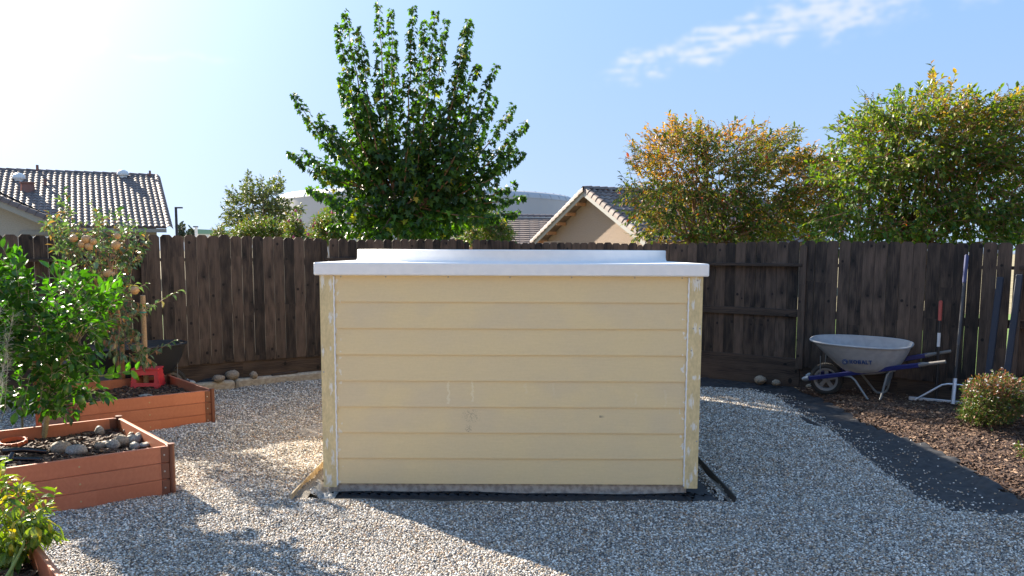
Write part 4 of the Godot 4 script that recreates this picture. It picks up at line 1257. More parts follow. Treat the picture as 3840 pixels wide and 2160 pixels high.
func build_plants() -> void:
	build_maple()
	var small := [leaf_mesh(0.50, 0.25, 0.12), leaf_mesh(0.46, 0.4, 0.2)]
	var mixed := func(green: float): return func(p: Vector3):
		return 0
	# crape myrtles behind the right-hand fence
	var hue := FastNoiseLite.new(); hue.seed = 21; hue.frequency = 0.8
	var autumn := [Vector3(0.38, 0.21, 0.07), Vector3(0.35, 0.26, 0.06), Vector3(0.45, 0.27, 0.10), Vector3(0.22, 0.25, 0.045), Vector3(0.125, 0.205, 0.035), Vector3(0.08, 0.165, 0.03), Vector3(0.05, 0.11, 0.03), Vector3(0.40, 0.10, 0.05)]
	var pick_top := func(p: Vector3):
		var k := (p.y - 3.0) * 0.62 + hue.get_noise_3dv(p) * 1.6 + rng.randf_range(-0.45, 0.45)
		if rng.randf() < 0.012: return 7
		if k > 0.35: return rng.randi() % 3
		if k > -0.1: return 1 + rng.randi() % 3
		if k > -0.45: return 3 + rng.randi() % 2
		return 4 + rng.randi() % 3
	var o1 := [[2335, 720], [2350, 690], [2385, 690], [2360, 600], [2380, 560], [2430, 560], [2440, 500], [2500, 510], [2520, 450], [2560, 480], [2640, 470], [2660, 500], [2740, 470], [2790, 480], [2850, 500], [2920, 500], [2990, 500], [2985, 545], [3040, 580], [3080, 590], [3130, 560], [3170, 905], [2370, 905], [2420, 850], [2355, 800], [2345, 760]]
	var c1 := crown(o1, 12.9, 1.0, 1500, 17, 0.46, 0.066, 0.25, -0.10, 31, pick_top)
	simple_tree("crape_myrtle", "orange-tinted crape myrtle with brown leaves at its top behind the fence", "tree", dep(2700, 905, 12.9) * Vector3(1, 0, 1), c1, autumn, small, Color(1.0, 0.9, 0.4), 0.045, M.bark_red, 46, 300, 5, 0.45)
	var pick_green := func(p: Vector3):
		var k := (p.y - 3.0) * 0.70 + hue.get_noise_3dv(p * 1.3) * 1.3 + rng.randf_range(-0.4, 0.4)
		if rng.randf() < 0.006: return 7
		if k > 0.5: return rng.randi() % 4
		if k > 0.0: return 3 + rng.randi() % 2
		return 3 + rng.randi() % 4
	var o2 := [[3070, 640], [3110, 600], [3140, 560], [3150, 500], [3175, 450], [3240, 420], [3260, 390], [3330, 410], [3380, 360], [3440, 370], [3480, 330], [3500, 290], [3520, 340], [3600, 350], [3650, 400], [3720, 380], [3780, 350], [3860, 350], [3980, 380], [3990, 910], [3100, 905], [3050, 760]]
	var c2 := crown(o2, 11.3, 1.0, 2000, 17, 0.46, 0.074, 0.25, -0.10, 32, pick_green)
	simple_tree("crape_myrtle", "taller green crape myrtle with bronze top leaves behind the fence by the leaning posts", "tree", dep(3560, 905, 11.3) * Vector3(1, 0, 1), c2, autumn, small, Color(0.95, 1.0, 0.35), 0.05, M.bark_red, 40, 300, 5, 0.45)
	# bare seed heads along their tops
	for q in [[2535, 425, 12.9], [2655, 450, 12.9], [2730, 450, 12.9], [2440, 500, 12.9], [2345, 585, 12.9], [2890, 480, 12.9], [2990, 485, 12.9], [3030, 545, 12.9], [2500, 480, 12.9], [3490, 262, 11.3], [3272, 345, 11.3], [3140, 435, 11.3], [3600, 335, 11.3], [3780, 315, 11.3], [3245, 355, 11.3], [3540, 325, 11.3], [2790, 470, 12.9]]:
		var tip := dep(q[0], q[1], q[2])
		var foot := tip + Vector3(rng.randf_range(-0.05, 0.1), -0.34, rng.randf_range(-0.05, 0.05))
		var host: Node3D = get_node("crape_myrtle" if q[2] > 12.0 else "crape_myrtle_001")
		var s := Shape.new()
		s.tube([foot - host.position, tip - host.position], [0.004, 0.002], 4)
		for k in 12:
			var u := rng.randf_range(0.25, 1.0)
			var a := foot.lerp(tip, u)
			var b := a + (rand_dir() + Vector3(0, 0.6, 0)) * 0.055 * (1.25 - u)
			s.tube([a - host.position, b - host.position], [0.0015], 3)
			s.blob(b - host.position, Vector3.ONE * 0.0065, Basis(), 0.0, 1, 3, 5)
		obj("seed_head", s.mesh(), M.seed, host)
	# distant trees and shrubs over the left-hand fence
	var far_leaf := [leaf_mesh(0.62, 0.3, 0.15)]
	var pal_far := [Vector3(0.12, 0.155, 0.055), Vector3(0.18, 0.21, 0.06), Vector3(0.23, 0.25, 0.065), Vector3(0.09, 0.13, 0.05)]
	var pick_any := func(p: Vector3): return rng.randi() % 4
	var o3 := [[842, 790], [860, 750], [855, 720], [905, 715], [910, 690], [930, 660], [960, 680], [975, 655], [1000, 690], [1030, 655], [1060, 680], [1060, 720], [1040, 740], [1070, 760], [1130, 775], [1125, 800], [1090, 810], [1110, 870], [1050, 850], [1010, 905], [950, 905], [900, 850], [860, 860], [850, 830]]
	var c3 := crown(o3, 42.0, 1.5, 420, 14, 0.65, 0.16, 0.3, -0.10, 33, pick_any)
	simple_tree("distant_tree", "dusty green tree standing before the pale storage tank", "tree", dep(1005, 900, 42.0) * Vector3(1, 0, 1), c3, pal_far, far_leaf, Color(0.7, 0.75, 0.4), 0.13, M.bark_grey, 18, 0, 1, 0.6)
	var pal_pink := [Vector3(0.12, 0.17, 0.045), Vector3(0.17, 0.21, 0.05), Vector3(0.09, 0.14, 0.04), Vector3(0.26, 0.16, 0.10)]
	var spots := [[[[875, 905], [880, 870], [920, 840], [960, 825], [1000, 830], [1040, 840], [1080, 860], [1110, 905]], 24.0, "low yellow-green shrub over the fence below the dusty tree", 170, 995], [[[1070, 905], [1078, 850], [1100, 812], [1125, 830], [1140, 870], [1190, 905]], 22.0, "small pink-flowered crape myrtle over the fence before the tank's left part", 90, 1110], [[[1165, 905], [1175, 850], [1200, 822], [1225, 800], [1260, 830], [1300, 860], [1310, 905]], 20.0, "pink-flowered crape myrtle beside the maple's lower leaves", 110, 1230], [[[790, 905], [800, 870], [830, 850], [850, 870], [860, 905]], 30.0, "dark low shrub over the fence by the green-roofed building", 45, 825], [[[1735, 905], [1740, 870], [1770, 840], [1800, 800], [1830, 790], [1860, 815], [1900, 860], [1910, 905]], 19.0, "light green crape myrtle before the brown tiled roof", 120, 1820]]
	for q in spots:
		var c := crown(q[0], q[1], 0.9, q[3] * 3, 14, 0.4, 0.09, 0.2, -0.4, int(q[4]), pick_any)
		var n := simple_tree("shrub", q[2], "shrub", dep(q[4], 900, q[1]) * Vector3(1, 0, 1), c, pal_pink, small, Color(0.75, 0.85, 0.35), 0.03, M.bark_red, 8, 0, 3, 0.5)
		if "pink" in str(q[2]):
			for k in 16:
				var st: Array = c.stems[rng.randi() % c.stems.size()]
				var s := Shape.new()
				s.blob(Vector3.ZERO, Vector3(0.03, 0.04, 0.03), Basis(), 0.9, k, 5, 7)
				obj("flower", s.mesh(), M.pink, n, Transform3D(Basis(), st[1] + Vector3(0, 0.03, 0) - n.position))
	var far_pal := [Vector3(0.06, 0.08, 0.05), Vector3(0.07, 0.09, 0.05)]
	for q in [[[[668, 895], [672, 860], [680, 848], [690, 862], [700, 895]], 190.0, 682], [[[705, 895], [710, 872], [722, 866], [730, 895]], 180.0, 717]]:
		var c := crown(q[0], q[1], 2.0, 40, 10, 1.6, 0.8, 0.2, -0.6, 3, func(p): return rng.randi() % 2)
		simple_tree("distant_tree", "tiny far-off tree on the horizon by the lamp post" if q[2] < 700 else "tiny far-off tree on the horizon beside the white stack", "tree", dep(q[2], 900, q[1]) * Vector3(1, 0, 1), c, far_pal, far_leaf, Color(0.3, 0.4, 0.2), 0.2, M.bark_grey, 4, 0, 1, 0.7)
	# orange tree in the near bed
	var glossy := [leaf_mesh(0.50, 0.35, 0.15), leaf_mesh(0.46, 0.2, 0.3), leaf_mesh(0.54, 0.5, 0.05)]
	var pal_c := [Vector3(0.060, 0.145, 0.024), Vector3(0.080, 0.185, 0.027), Vector3(0.042, 0.100, 0.022), Vector3(0.105, 0.235, 0.03), Vector3(0.17, 0.31, 0.035)]
	var pick_c := func(p: Vector3):
		var k := rng.randf()
		return 4 if k < 0.05 else (3 if k < 0.22 else rng.randi() % 3)
	var o4 := [[-60, 1000], [0, 950], [20, 960], [60, 940], [85, 975], [105, 1055], [130, 1075], [145, 1150], [190, 1090], [215, 1050], [240, 1025], [275, 1035], [330, 1075], [370, 1090], [410, 1060], [455, 1085], [430, 1130], [430, 1165], [405, 1215], [370, 1250], [345, 1300], [350, 1340], [300, 1360], [370, 1390], [395, 1420], [385, 1490], [330, 1530], [250, 1555], [185, 1560], [130, 1510], [60, 1510], [-40, 1480]]
	var c4 := crown(o4, 6.05, 0.36, 320, 8, 0.20, 0.084, 0.1, -0.17, 41, pick_c)
	for tw in [[[330, 1420], [520, 1385]], [[120, 1080], [60, 945]], [[330, 1120], [450, 1075]]]:      # long shoots that stand clear of the crown
		var a := dep(tw[0][0], tw[0][1], 5.9); var b := dep(tw[1][0], tw[1][1], 5.85)
		c4.stems.append([a, b])
		for k in 11:
			var p := a.lerp(b, (k + 0.5) / 11.0)
			var up := Vector3(0, 1.0 if k % 2 == 0 else -0.35, 0.1)
			c4.xs.append(leaf_at(p, (b - a).normalized() * 0.5 + up * 0.8 + rand_dir() * 0.25, Vector3(0, 0.2, 1) + rand_dir() * 0.4, 0.08 * rng.randf_range(0.8, 1.15)))
			c4.ks.append(3 if k % 3 else 4)
	var base := gnd(163, 1645, 0.24)
	var t := simple_tree("orange_tree", "young citrus tree with glossy bright green leaves in the near raised bed", "tree", base, c4, pal_c, glossy, Color(0.8, 1.0, 0.28), 0.021, M.bark_green, 22, 300, 1, 0.30)
	for q in [[150, 1640, 125, 1290, 0.016, M.stake_red, "square reddish wooden stake beside the citrus trunk in the near bed"], [85, 1632, 74, 1330, 0.008, M.stake_green, "thin green plant stake in the near bed beside the teal tie"], [245, 1637, 222, 1350, 0.008, M.stake_green, "thin green plant stake in the near bed beside the river stones"]]:
		var a := gnd(q[0], q[1], 0.23)
		var b := dep(q[2], q[3], -a.z - 0.02)
		var s := Shape.new()
		if q[4] > 0.01:
			var ax := (b - a).normalized(); var z := Vector3(1, 0, 0).cross(ax).normalized()
			s.box((b - a) * 0.5, Vector3(0.032, a.distance_to(b), 0.032), Basis(ax.cross(z), ax, z), 0.002)
		else:
			s.tube([Vector3.ZERO, b - a], [q[4]], 8)
		solo("plant_stake", s.mesh(), q[5], q[6], "stake", Transform3D(Basis(), a))
	for q in [[272, 1230], [90, 1340], [300, 1500]]:
		var s := Shape.new()
		s.blob(Vector3.ZERO, Vector3.ONE * 0.034, Basis(), 0.05, 4, 9, 14)
		obj("unripe_fruit", s.mesh(), M.green_fruit, t, Transform3D(Basis(), dep(q[0], q[1], 6.0) - t.position))
	# apple tree in the far bed
	var curled := [leaf_mesh(0.48, 0.7, 0.25, 1.0), leaf_mesh(0.44, 0.9, 0.4, -1.0), leaf_mesh(0.5, 0.5, 0.5, 0.6)]
	var pal_a := [Vector3(0.15, 0.215, 0.11), Vector3(0.20, 0.265, 0.15), Vector3(0.11, 0.165, 0.08), Vector3(0.36, 0.18, 0.08), Vector3(0.26, 0.19, 0.12), Vector3(0.06, 0.13, 0.035)]
	var pick_a := func(p: Vector3):
		var k := rng.randf()
		return 3 if k < 0.10 else (4 if k < 0.20 else (5 if k < 0.30 else rng.randi() % 3))
	var o5 := [[235, 760], [262, 790], [290, 840], [330, 880], [350, 800], [375, 790], [400, 850], [450, 830], [480, 880], [540, 915], [525, 960], [530, 1010], [505, 1080], [520, 1130], [505, 1200], [540, 1240], [560, 1290], [540, 1340], [470, 1370], [390, 1340], [350, 1250], [335, 1120], [300, 1060], [240, 1020], [235, 960], [200, 910], [175, 850], [215, 820]]
	var c5 := crown(o5, 8.15, 0.40, 165, 10, 0.26, 0.070, 0.35, -0.25, 51, pick_a)
	for tw in [[[275, 830], [240, 710]], [[370, 870], [362, 785]], [[540, 1165], [680, 1085]], [[555, 1335], [655, 1275]], [[520, 930], [560, 900]], [[210, 880], [160, 835]], [[440, 1010], [500, 930]]]:
		var a := dep(tw[0][0], tw[0][1], 8.1); var b := dep(tw[1][0], tw[1][1], 8.0)
		c5.stems.append([a, b])
		for k in 14:
			var p := a.lerp(b, (k + 0.5) / 14.0)
			c5.xs.append(leaf_at(p, (b - a).normalized() * 0.6 + rand_dir() * 0.9, Vector3(0, 1, 0.2) + rand_dir() * 0.5, 0.068 * rng.randf_range(0.6, 1.1)))
			c5.ks.append(pick_a.call(p))
	base = gnd(462, 1448, 0.245)
	t = simple_tree("apple_tree", "young apple tree with dull grey-green leaves and yellowish apples in the far raised bed", "tree", base, c5, pal_a, curled, Color(0.75, 0.85, 0.5), 0.024, M.bark_apple, 20, 300, 1, 0.5)
	bark(t, "leader", [[[base, dep(455, 1260, 8.15), dep(432, 1080, 8.15), dep(408, 975, 8.15), dep(350, 920, 8.15), dep(290, 840, 8.12)], [0.024, 0.02, 0.016, 0.014, 0.010, 0.006]], [[dep(410, 985, 8.15), dep(432, 915, 8.2)], [0.012, 0.008]]], M.bark_apple, 8)
	for q in [[277, 894, 0.035], [323, 898, 0.040], [308, 916, 0.037], [334, 924, 0.037], [350, 906, 0.030], [435, 919, 0.040], [404, 1024, 0.039], [418, 1032, 0.034], [505, 1089, 0.038], [300, 1366, 0.034], [440, 885, 0.03]]:
		var s := Shape.new()
		var r: float = q[2]
		s.lathe([Vector2(0.0, -r * 0.80), Vector2(r * 0.30, -r * 0.92), Vector2(r * 0.72, -r * 0.72), Vector2(r * 0.97, -r * 0.2), Vector2(r, r * 0.15), Vector2(r * 0.85, r * 0.6), Vector2(r * 0.5, r * 0.88), Vector2(r * 0.2, r * 0.86), Vector2(0.0, r * 0.7)], 20)
		obj("apple", s.mesh(), M.apple, t, Transform3D(Basis(rand_dir(), 0.5), dep(q[0], q[1], 7.72) - t.position))
	var sa := gnd(548, 1452, 0.24); var sb := dep(535, 1108, -sa.z - 0.05)
	t = thing("plant_stake", "thick round wooden tree stake standing in the far raised bed before the stool", "stake", sa)
	var st := Shape.new(); st.tube([Vector3(0, -0.02, 0), sb - sa], [0.0265, 0.0255], 16); obj("pole", st.mesh(), M.tan_stake, t)
	st = Shape.new(); st.tube([(sb - sa) * 0.81, (sb - sa) * 0.828], [0.0285, 0.0285], 16); obj("tie", st.mesh(), M.teal, t)
	# pepper plant in the nearest bed
	var pal_p := [Vector3(0.14, 0.24, 0.03), Vector3(0.20, 0.30, 0.035), Vector3(0.09, 0.17, 0.025), Vector3(0.48, 0.40, 0.03), Vector3(0.24, 0.30, 0.08)]
	var pick_p := func(p: Vector3):
		var k := rng.randf()
		return 3 if k < 0.16 else (4 if k < 0.26 else rng.randi() % 3)
	var o6 := [[-60, 1760], [0, 1745], [30, 1765], [60, 1800], [100, 1805], [130, 1850], [190, 1840], [225, 1845], [190, 1890], [200, 1940], [205, 2020], [140, 2040], [110, 2090], [70, 2160], [-60, 2160]]
	var c6 := crown(o6, 3.75, 0.17, 100, 7, 0.11, 0.060, 0.45, -0.35, 61, pick_p)
	t = simple_tree("pepper_plant", "yellow-green leafy pepper plant in the nearest raised bed", "plant", gnd(20, 2190, 0.25), c6, pal_p, [leaf_mesh(0.42, 0.4, 0.45, 0.6), leaf_mesh(0.38, 0.6, 0.6, -0.6)], Color(1.0, 1.0, 0.35), 0.009, M.stem, 16, 300, 2, 0.35)
	# feathery grass plume at the left edge
	base = gnd(-40, 1700, 0.24)
	t = thing("feather_grass", "tuft of pale feathery grass plumes at the citrus tree's outer side", "grass", base)
	var s2 := Shape.new()
	for q in [[5, 1150], [50, 1180], [20, 1240], [30, 1330], [10, 1420], [-10, 1300]]:
		var tip := dep(q[0], q[1], 5.65)
		var pth := limb(base, tip, 0.0018, 0.001, 0.1)
		s2.tube([pth[0][0] - base, pth[0][2] - base, pth[0][4] - base, pth[0][5] - base], [0.0016], 3)
		for k in 70:
			var u := rng.randf_range(0.72, 1.0)
			var a: Vector3 = pth[0][3].lerp(pth[0][5], (u - 0.6) / 0.4)
			var b := a + (rand_dir() + Vector3(0.2, 0.4, 0)) * 0.045
			s2.tube([a - base, b - base], [0.0007], 3, false)
	obj("plume", s2.mesh(), M.plume, t)
	# abelia bush on the right
	var pal_b := [Vector3(0.07, 0.125, 0.03), Vector3(0.10, 0.165, 0.035), Vector3(0.055, 0.09, 0.025), Vector3(0.14, 0.18, 0.04), Vector3(0.22, 0.08, 0.05), Vector3(0.28, 0.12, 0.075)]
	var pick_b := func(p: Vector3):
		if p.y > 0.42 + 0.14 * hue.get_noise_3dv(p * 6.0): return 4 + rng.randi() % 2 if rng.randf() < 0.55 else rng.randi() % 4
		return rng.randi() % 4 if rng.randf() < 0.9 else 5
	var o7 := [[3612, 1460], [3640, 1440], [3670, 1418], [3700, 1425], [3740, 1412], [3790, 1425], [3835, 1445], [3842, 1500], [3825, 1550], [3780, 1580], [3700, 1592], [3650, 1580], [3610, 1570], [3605, 1540], [3620, 1500]]
	var c7 := crown(o7, 7.75, 0.34, 1000, 12, 0.12, 0.026, 0.05, -0.42, 71, pick_b)
	t = simple_tree("abelia_bush", "rounded bush with small green leaves, reddish tips and white flowers in the bark", "bush", gnd(3715, 1612, 0.03), c7, pal_b, [leaf_mesh(0.55, 0.3, 0.1)], Color(0.8, 0.85, 0.4), 0.008, M.bark_red, 40, 0, 7, 0.4)
	flowers(t, c7, 46)
	var o8 := [[3805, 1690], [3830, 1665], [3870, 1670], [3900, 1730], [3850, 1740], [3815, 1725]]
	var c8 := crown(o8, 6.65, 0.16, 60, 9, 0.1, 0.026, 0.05, -0.5, 81, pick_b)
	t = simple_tree("abelia_bush", "sprig of a small white-flowered bush in the sunlit bark below the larger bush", "bush", gnd(3850, 1738, 0.03), c8, pal_b, [leaf_mesh(0.55, 0.3, 0.1)], Color(0.8, 0.85, 0.4), 0.006, M.bark_red, 8, 0, 2, 0.4)
	flowers(t, c8, 8)

func flowers(t: Node3D, c: Dictionary, count: int) -> void:
	var s := Shape.new()
	for k in 5:
		var a := TAU * k / 5.0
		var d := Vector3(cos(a), 0.35, sin(a)); var e := Vector3(-sin(a), 0, cos(a))
		s.quad(Vector3(0, -0.3, 0), d * 0.5 - e * 0.28, d, d * 0.5 + e * 0.28)
	var m := s.mesh()
	var best := []
	for st in c.stems:
		best.append(st[1])
	best.sort_custom(func(a, b): return a.y - 0.25 * absf(a.z + 7.6) > b.y - 0.25 * absf(b.z + 7.6))
	for k in count:
		var p: Vector3 = best[rng.randi() % maxi(best.size() * 2 / 5, 1)]
		obj("flower", m, M.petal, t, Transform3D(Basis(rand_dir(), rng.randf() * 1.2).scaled(Vector3.ONE * rng.randf_range(0.010, 0.017)), p + rand_dir() * 0.015 + Vector3(-0.01, 0.01, 0.03) - t.position))

# ---------------------------------------------------------------- neighbours
func tile_mesh(w: float, l: float, rise: float) -> ArrayMesh:      # barrel tile: x across, y up the slope, z off the roof
	var s := Shape.new()
	var n := 6
	var a := []; var b := []
	for i in n + 1:
		var t := float(i) / n
		var x := (t - 0.5) * w
		var z := rise * sin(t * PI) 
		a.append(Vector3(x, 0, z + 0.035)); b.append(Vector3(x, l, z))
	for i in n:
		var na := Vector3(-cos((float(i) / n) * PI) * rise * PI / w, 0.1, 1).normalized(); var nb := Vector3(-cos((float(i + 1) / n) * PI) * rise * PI / w, 0.1, 1).normalized()
		var q := [s.add(a[i], na), s.add(a[i + 1], nb), s.add(b[i + 1], nb), s.add(b[i], na)]
		s.face(q[0], q[1], q[2]); s.face(q[0], q[2], q[3])
		s.quad(a[i] - Vector3(0, 0, 0.045), a[i + 1] - Vector3(0, 0, 0.045), a[i + 1], a[i])
	return s.mesh()

func tile_roof(house: Node3D, ridge_end: Vector3, along: Vector3, down: Vector3, cols: int, rows: int, cw: float, rl: float, most: int, flip := 1.0) -> void:
	# tiles from the ridge's end along it, and down the slope
	var up := -down
	var nrm := along.cross(up).normalized()
	if nrm.y < 0.0: nrm = -nrm
	var bx := up.cross(nrm).normalized()
	var b := Basis(bx, up, nrm)
	var m := tile_mesh(cw * 1.06, rl * 1.12, 0.085)
	var list := []
	for r in rows:
		for c in cols:
			list.append([ridge_end + along * (c + 0.5) * cw + down * (r + 1) * rl + nrm * 0.02, r, c])
	list.sort_custom(func(p, q): return p[0].distance_squared_to(Vector3(0, EYE, 0)) + 40.0 * absf(p[2] - cols * 0.3) < q[0].distance_squared_to(Vector3(0, EYE, 0)) + 40.0 * absf(q[2] - cols * 0.3))
	var xs := []; var cs := PackedColorArray()
	for i in list.size():
		var x := Transform3D(b * Basis(Vector3.BACK, rng.randf_range(-0.015, 0.015)), list[i][0] - house.position)
		if i < most:
			obj("roof_tile", m, M.tile[rng.randi() % 5], house, x)
		else:
			xs.append(x)
			var k := rng.randf()
			var c := Vector3(0.115, 0.083, 0.075).lerp(Vector3(0.19, 0.15, 0.135), k)
			cs.append(Color(c.x, c.y, c.z))
	if xs.size():
		many("roof_tiles", m, M.tile_many, xs, cs, house)

func row_of_tiles(called: String, house: Node3D, a: Vector3, b: Vector3, nrm: Vector3, count: int, w: float) -> void:
	var d := (b - a) / count
	var y := d.normalized()
	var m := tile_mesh(w, d.length() * 1.12, w * 0.42)
	var x := y.cross(nrm).normalized()
	for i in count:
		obj(called, m, M.tile[rng.randi() % 5], house, Transform3D(Basis(x, y, x.cross(y)), a + d * i - house.position))

func slab4(a: Vector3, b: Vector3, c: Vector3, d: Vector3, t: float, o: Vector3) -> ArrayMesh:
	var s := Shape.new()
	var n := (b - a).cross(c - a).normalized() * t
	var p := [a - o, b - o, c - o, d - o]
	s.quad(p[0], p[1], p[2], p[3])
	s.quad(p[3] - n, p[2] - n, p[1] - n, p[0] - n)
	for i in 4:
		var j := (i + 1) % 4
		s.quad(p[i] - n, p[j] - n, p[j], p[i])
	return s.mesh()

func bar(a: Vector3, b: Vector3, w: float, h: float, o: Vector3, up := Vector3.UP) -> ArrayMesh:
	var s := Shape.new()
	var x := (b - a).normalized()
	var z := x.cross(up).normalized()
	s.box((a + b) * 0.5 - o, Vector3(a.distance_to(b), h, w), Basis(x, z.cross(x), z))
	return s.mesh()

func build_neighbours() -> void:
	# house on the left: a long tiled slope, and a gabled wing in front of it
	var A := dep(578, 663, 47.0)
	var along := Vector3(-0.897, 0, 0.442)
	var s0 := Vector3(0.442, 0, 0.897)
	var pitch := 0.405
	var down := (s0 * cos(pitch) + Vector3(0, -sin(pitch), 0)).normalized()
	var base := Vector3(A.x, 0, A.z)
	var h := thing("tiled_house", "house with a long slope of grey-brown barrel roof tiles beyond the left fence", "house", base)
	var L := 7.45
	var W := 13.5
	obj("roof_deck", slab4(A, A + down * L, A + along * W + down * L, A + along * W, 0.08, base), M.tile[4], h)
	tile_roof(h, A, along, down, 50, 20, 0.27, 0.37, 300)
	row_of_tiles("ridge_tile", h, A + along * W + Vector3(0, 0.02, 0), A - along * 0.1 + Vector3(0, 0.02, 0), Vector3.UP, 31, 0.30)
	var nr := along.cross(-down).normalized()
	if nr.y < 0.0: nr = -nr
	row_of_tiles("rake_tile", h, A + down * (L + 0.05) - along * 0.12, A - along * 0.12, nr, 20, 0.36)
	var back := Vector3(-s0.x, 0, -s0.z)
	var down2 := (back * cos(pitch) + Vector3(0, -sin(pitch), 0)).normalized()
	obj("roof_deck", slab4(A, A + along * W, A + along * W + down2 * L, A + down2 * L, 0.08, base), M.tile[4], h)
	var E := A + down * L
	obj("gutter", bar(E + Vector3(0, -0.10, 0.0), E + along * W + Vector3(0, -0.10, 0), 0.12, 0.17, base), M.fascia, h)
	var wl := Shape.new()
	var hh := E.y - 0.12
	var wa := E - s0 * 0.5 + along * 0.4; var wb := A + down2 * L - back * 0.5 + along * 0.4
	var wc := wb + along * (W - 0.8); var wd := wa + along * (W - 0.8)
	var q := [wa, wb, wc, wd]
	for i in 4:
		var u: Vector3 = q[i]; var v: Vector3 = q[(i + 1) % 4]
		wl.quad(Vector3(u.x, 0, u.z) - base, Vector3(v.x, 0, v.z) - base, Vector3(v.x, hh, v.z) - base, Vector3(u.x, hh, u.z) - base)
	var gp := A + along * 0.4 - Vector3(0, 0.2, 0)
	wl.tri(Vector3(wa.x, hh, wa.z) - base, Vector3(wb.x, hh, wb.z) - base, gp - base)
	obj("wall", wl.mesh(), M.beige, h)
	for p in [[72, 682, 0.30, 0], [461, 668, 0.30, 0], [105, 722, 0.26, 1], [141, 648, 0.07, 2], [563, 668, 0.06, 2], [171, 702, 0.07, 2]]:
		var d := ray(p[0], p[1]).normalized()
		var o := Vector3(0, EYE, 0)
		var hit := o + d * ((A - o).dot(nr) / d.dot(nr))
		var s := Shape.new()
		if p[3] == 0:
			s.lathe([Vector2(0.22, -0.3), Vector2(0.22, 0.12), Vector2(0.29, 0.14), Vector2(0.30, 0.22), Vector2(0.24, 0.36), Vector2(0.12, 0.43), Vector2(0, 0.45)], 20)
			obj("roof_vent", s.mesh(), M.vent_white, h, Transform3D(Basis(), hit - base))
		elif p[3] == 1:
			s.lathe([Vector2(0.36, -0.4), Vector2(0.29, 0.42), Vector2(0.34, 0.43), Vector2(0.34, 0.50), Vector2(0, 0.52)], 4)
			obj("flue", s.mesh(), M.flue, h, Transform3D(Basis(Vector3.UP, 0.6), hit - base))
		else:
			s.tube([Vector3(0, -0.2, 0), Vector3(0, 0.4, 0)], [float(p[2])], 8)
			obj("vent_pipe", s.mesh(), M.flue, h, Transform3D(Basis(), hit - base))
	# its wing
	var r0 := dep(-260, 640, 33.0); var r1 := dep(300, 872, 33.0)
	base = Vector3(r1.x, 0, r1.z)
	h = thing("gabled_wing", "beige stucco house wing with a sloping tiled gable edge at the far left", "house", base)
	var wp := PackedVector2Array([Vector2(r0.x - base.x - 6.0, 0), Vector2(r1.x - base.x - 0.5, 0), Vector2(r1.x - base.x - 0.5, r1.y - 0.05), Vector2(r0.x - base.x, r0.y - 0.28), Vector2(r0.x - base.x - 6.0, r0.y - 2.7)])
	var ws := Shape.new(); ws.prism(wp, -0.9, -0.6)
	obj("wall", ws.mesh(), M.beige, h)
	obj("fascia", bar(r0 + Vector3(0, -0.16, 0), r1 + Vector3(0, -0.16, 0), 0.06, 0.26, base), M.fascia, h)
	var rn := Vector3(0, 1, 0.4).normalized()
	row_of_tiles("rake_tile", h, r1 + Vector3(0, 0.0, -0.05), r0 + Vector3(0, 0.0, -0.05), rn, 17, 0.30)
	obj("roof_deck", slab4(r0 + Vector3(0, 0, -0.05), r1 + Vector3(0, 0, -0.05), r1 + Vector3(-2.2, 0, -4.3), r0 + Vector3(-2.2, 0, -4.3), 0.1, base), M.tile[1], h)
	obj("solar_panel", slab4(r0 + Vector3(0.3, 0.20, -0.5), r1 + Vector3(-0.4, 0.20, -0.5), r1 + Vector3(-1.9, 0.22, -3.5), r0 + Vector3(-1.2, 0.22, -3.5), 0.05, base), M.solar, h)
	var f0 := dep(75, 873, 33.55); var f1 := dep(197, 873, 33.55)
	obj("window_trim", bar(f0, f1, 0.08, 0.15, base), M.fascia, h)
	f0 = dep(113, 890, 33.55); f1 = dep(192, 890, 33.55)
	obj("window_frame", bar(f0, f1, 0.06, 0.07, base), M.white, h)
	obj("window", bar(f0 + Vector3(0, -0.45, -0.02), f1 + Vector3(0, -0.45, -0.02), 0.04, 0.84, base), M.glass_dark, h)
	# gabled house in the middle
	A = dep(2189, 713, 39.0)
	var g := Vector3(0.48, 0, 0.877)
	along = Vector3(0.877, 0, -0.48)
	pitch = 0.4636
	var dr := (g * cos(pitch) + Vector3(0, -sin(pitch), 0)).normalized()
	var dl := (-g * cos(pitch) + Vector3(0, -sin(pitch), 0)).normalized()
	base = Vector3(A.x, 0, A.z)
	h = thing("gabled_house", "stucco house with a tiled gable rising between the maple and the orange crape myrtle", "house", base)
	L = 5.15
	W = 11.0
	obj("roof_deck", slab4(A, A + dr * L, A + dr * L + along * W, A + along * W, 0.06, base), M.tile[3], h)
	obj("roof_deck", slab4(A, A + along * W, A + dl * L + along * W, A + dl * L, 0.06, base), M.tile[3], h)
	tile_roof(h, A + along * 0.3, along, dr, 26, 13, 0.31, 0.385, 300)
	var n1 := along.cross(-dr).normalized()
	if n1.y < 0: n1 = -n1
	row_of_tiles("rake_tile", h, A + dr * (L + 0.05) + along * 0.13, A + along * 0.13, (n1 - along * 0.5).normalized(), 14, 0.36)
	var n2 := along.cross(-dl).normalized()
	if n2.y < 0: n2 = -n2
	row_of_tiles("rake_tile", h, A + dl * (L + 0.05) + along * 0.05, A + along * 0.05, (n2 - along * 0.6).normalized(), 14, 0.36)
	row_of_tiles("ridge_tile", h, A + along * W + Vector3(0, 0.05, 0), A + Vector3(0, 0.05, 0), Vector3.UP, 26, 0.32)
	obj("fascia", bar(A + Vector3(0, -0.14, 0), A + dr * L + Vector3(0, -0.14, 0), 0.05, 0.22, base), M.fascia_light, h)
	obj("fascia", bar(A + Vector3(0, -0.14, 0), A + dl * L + Vector3(0, -0.14, 0), 0.05, 0.22, base), M.fascia_light, h)
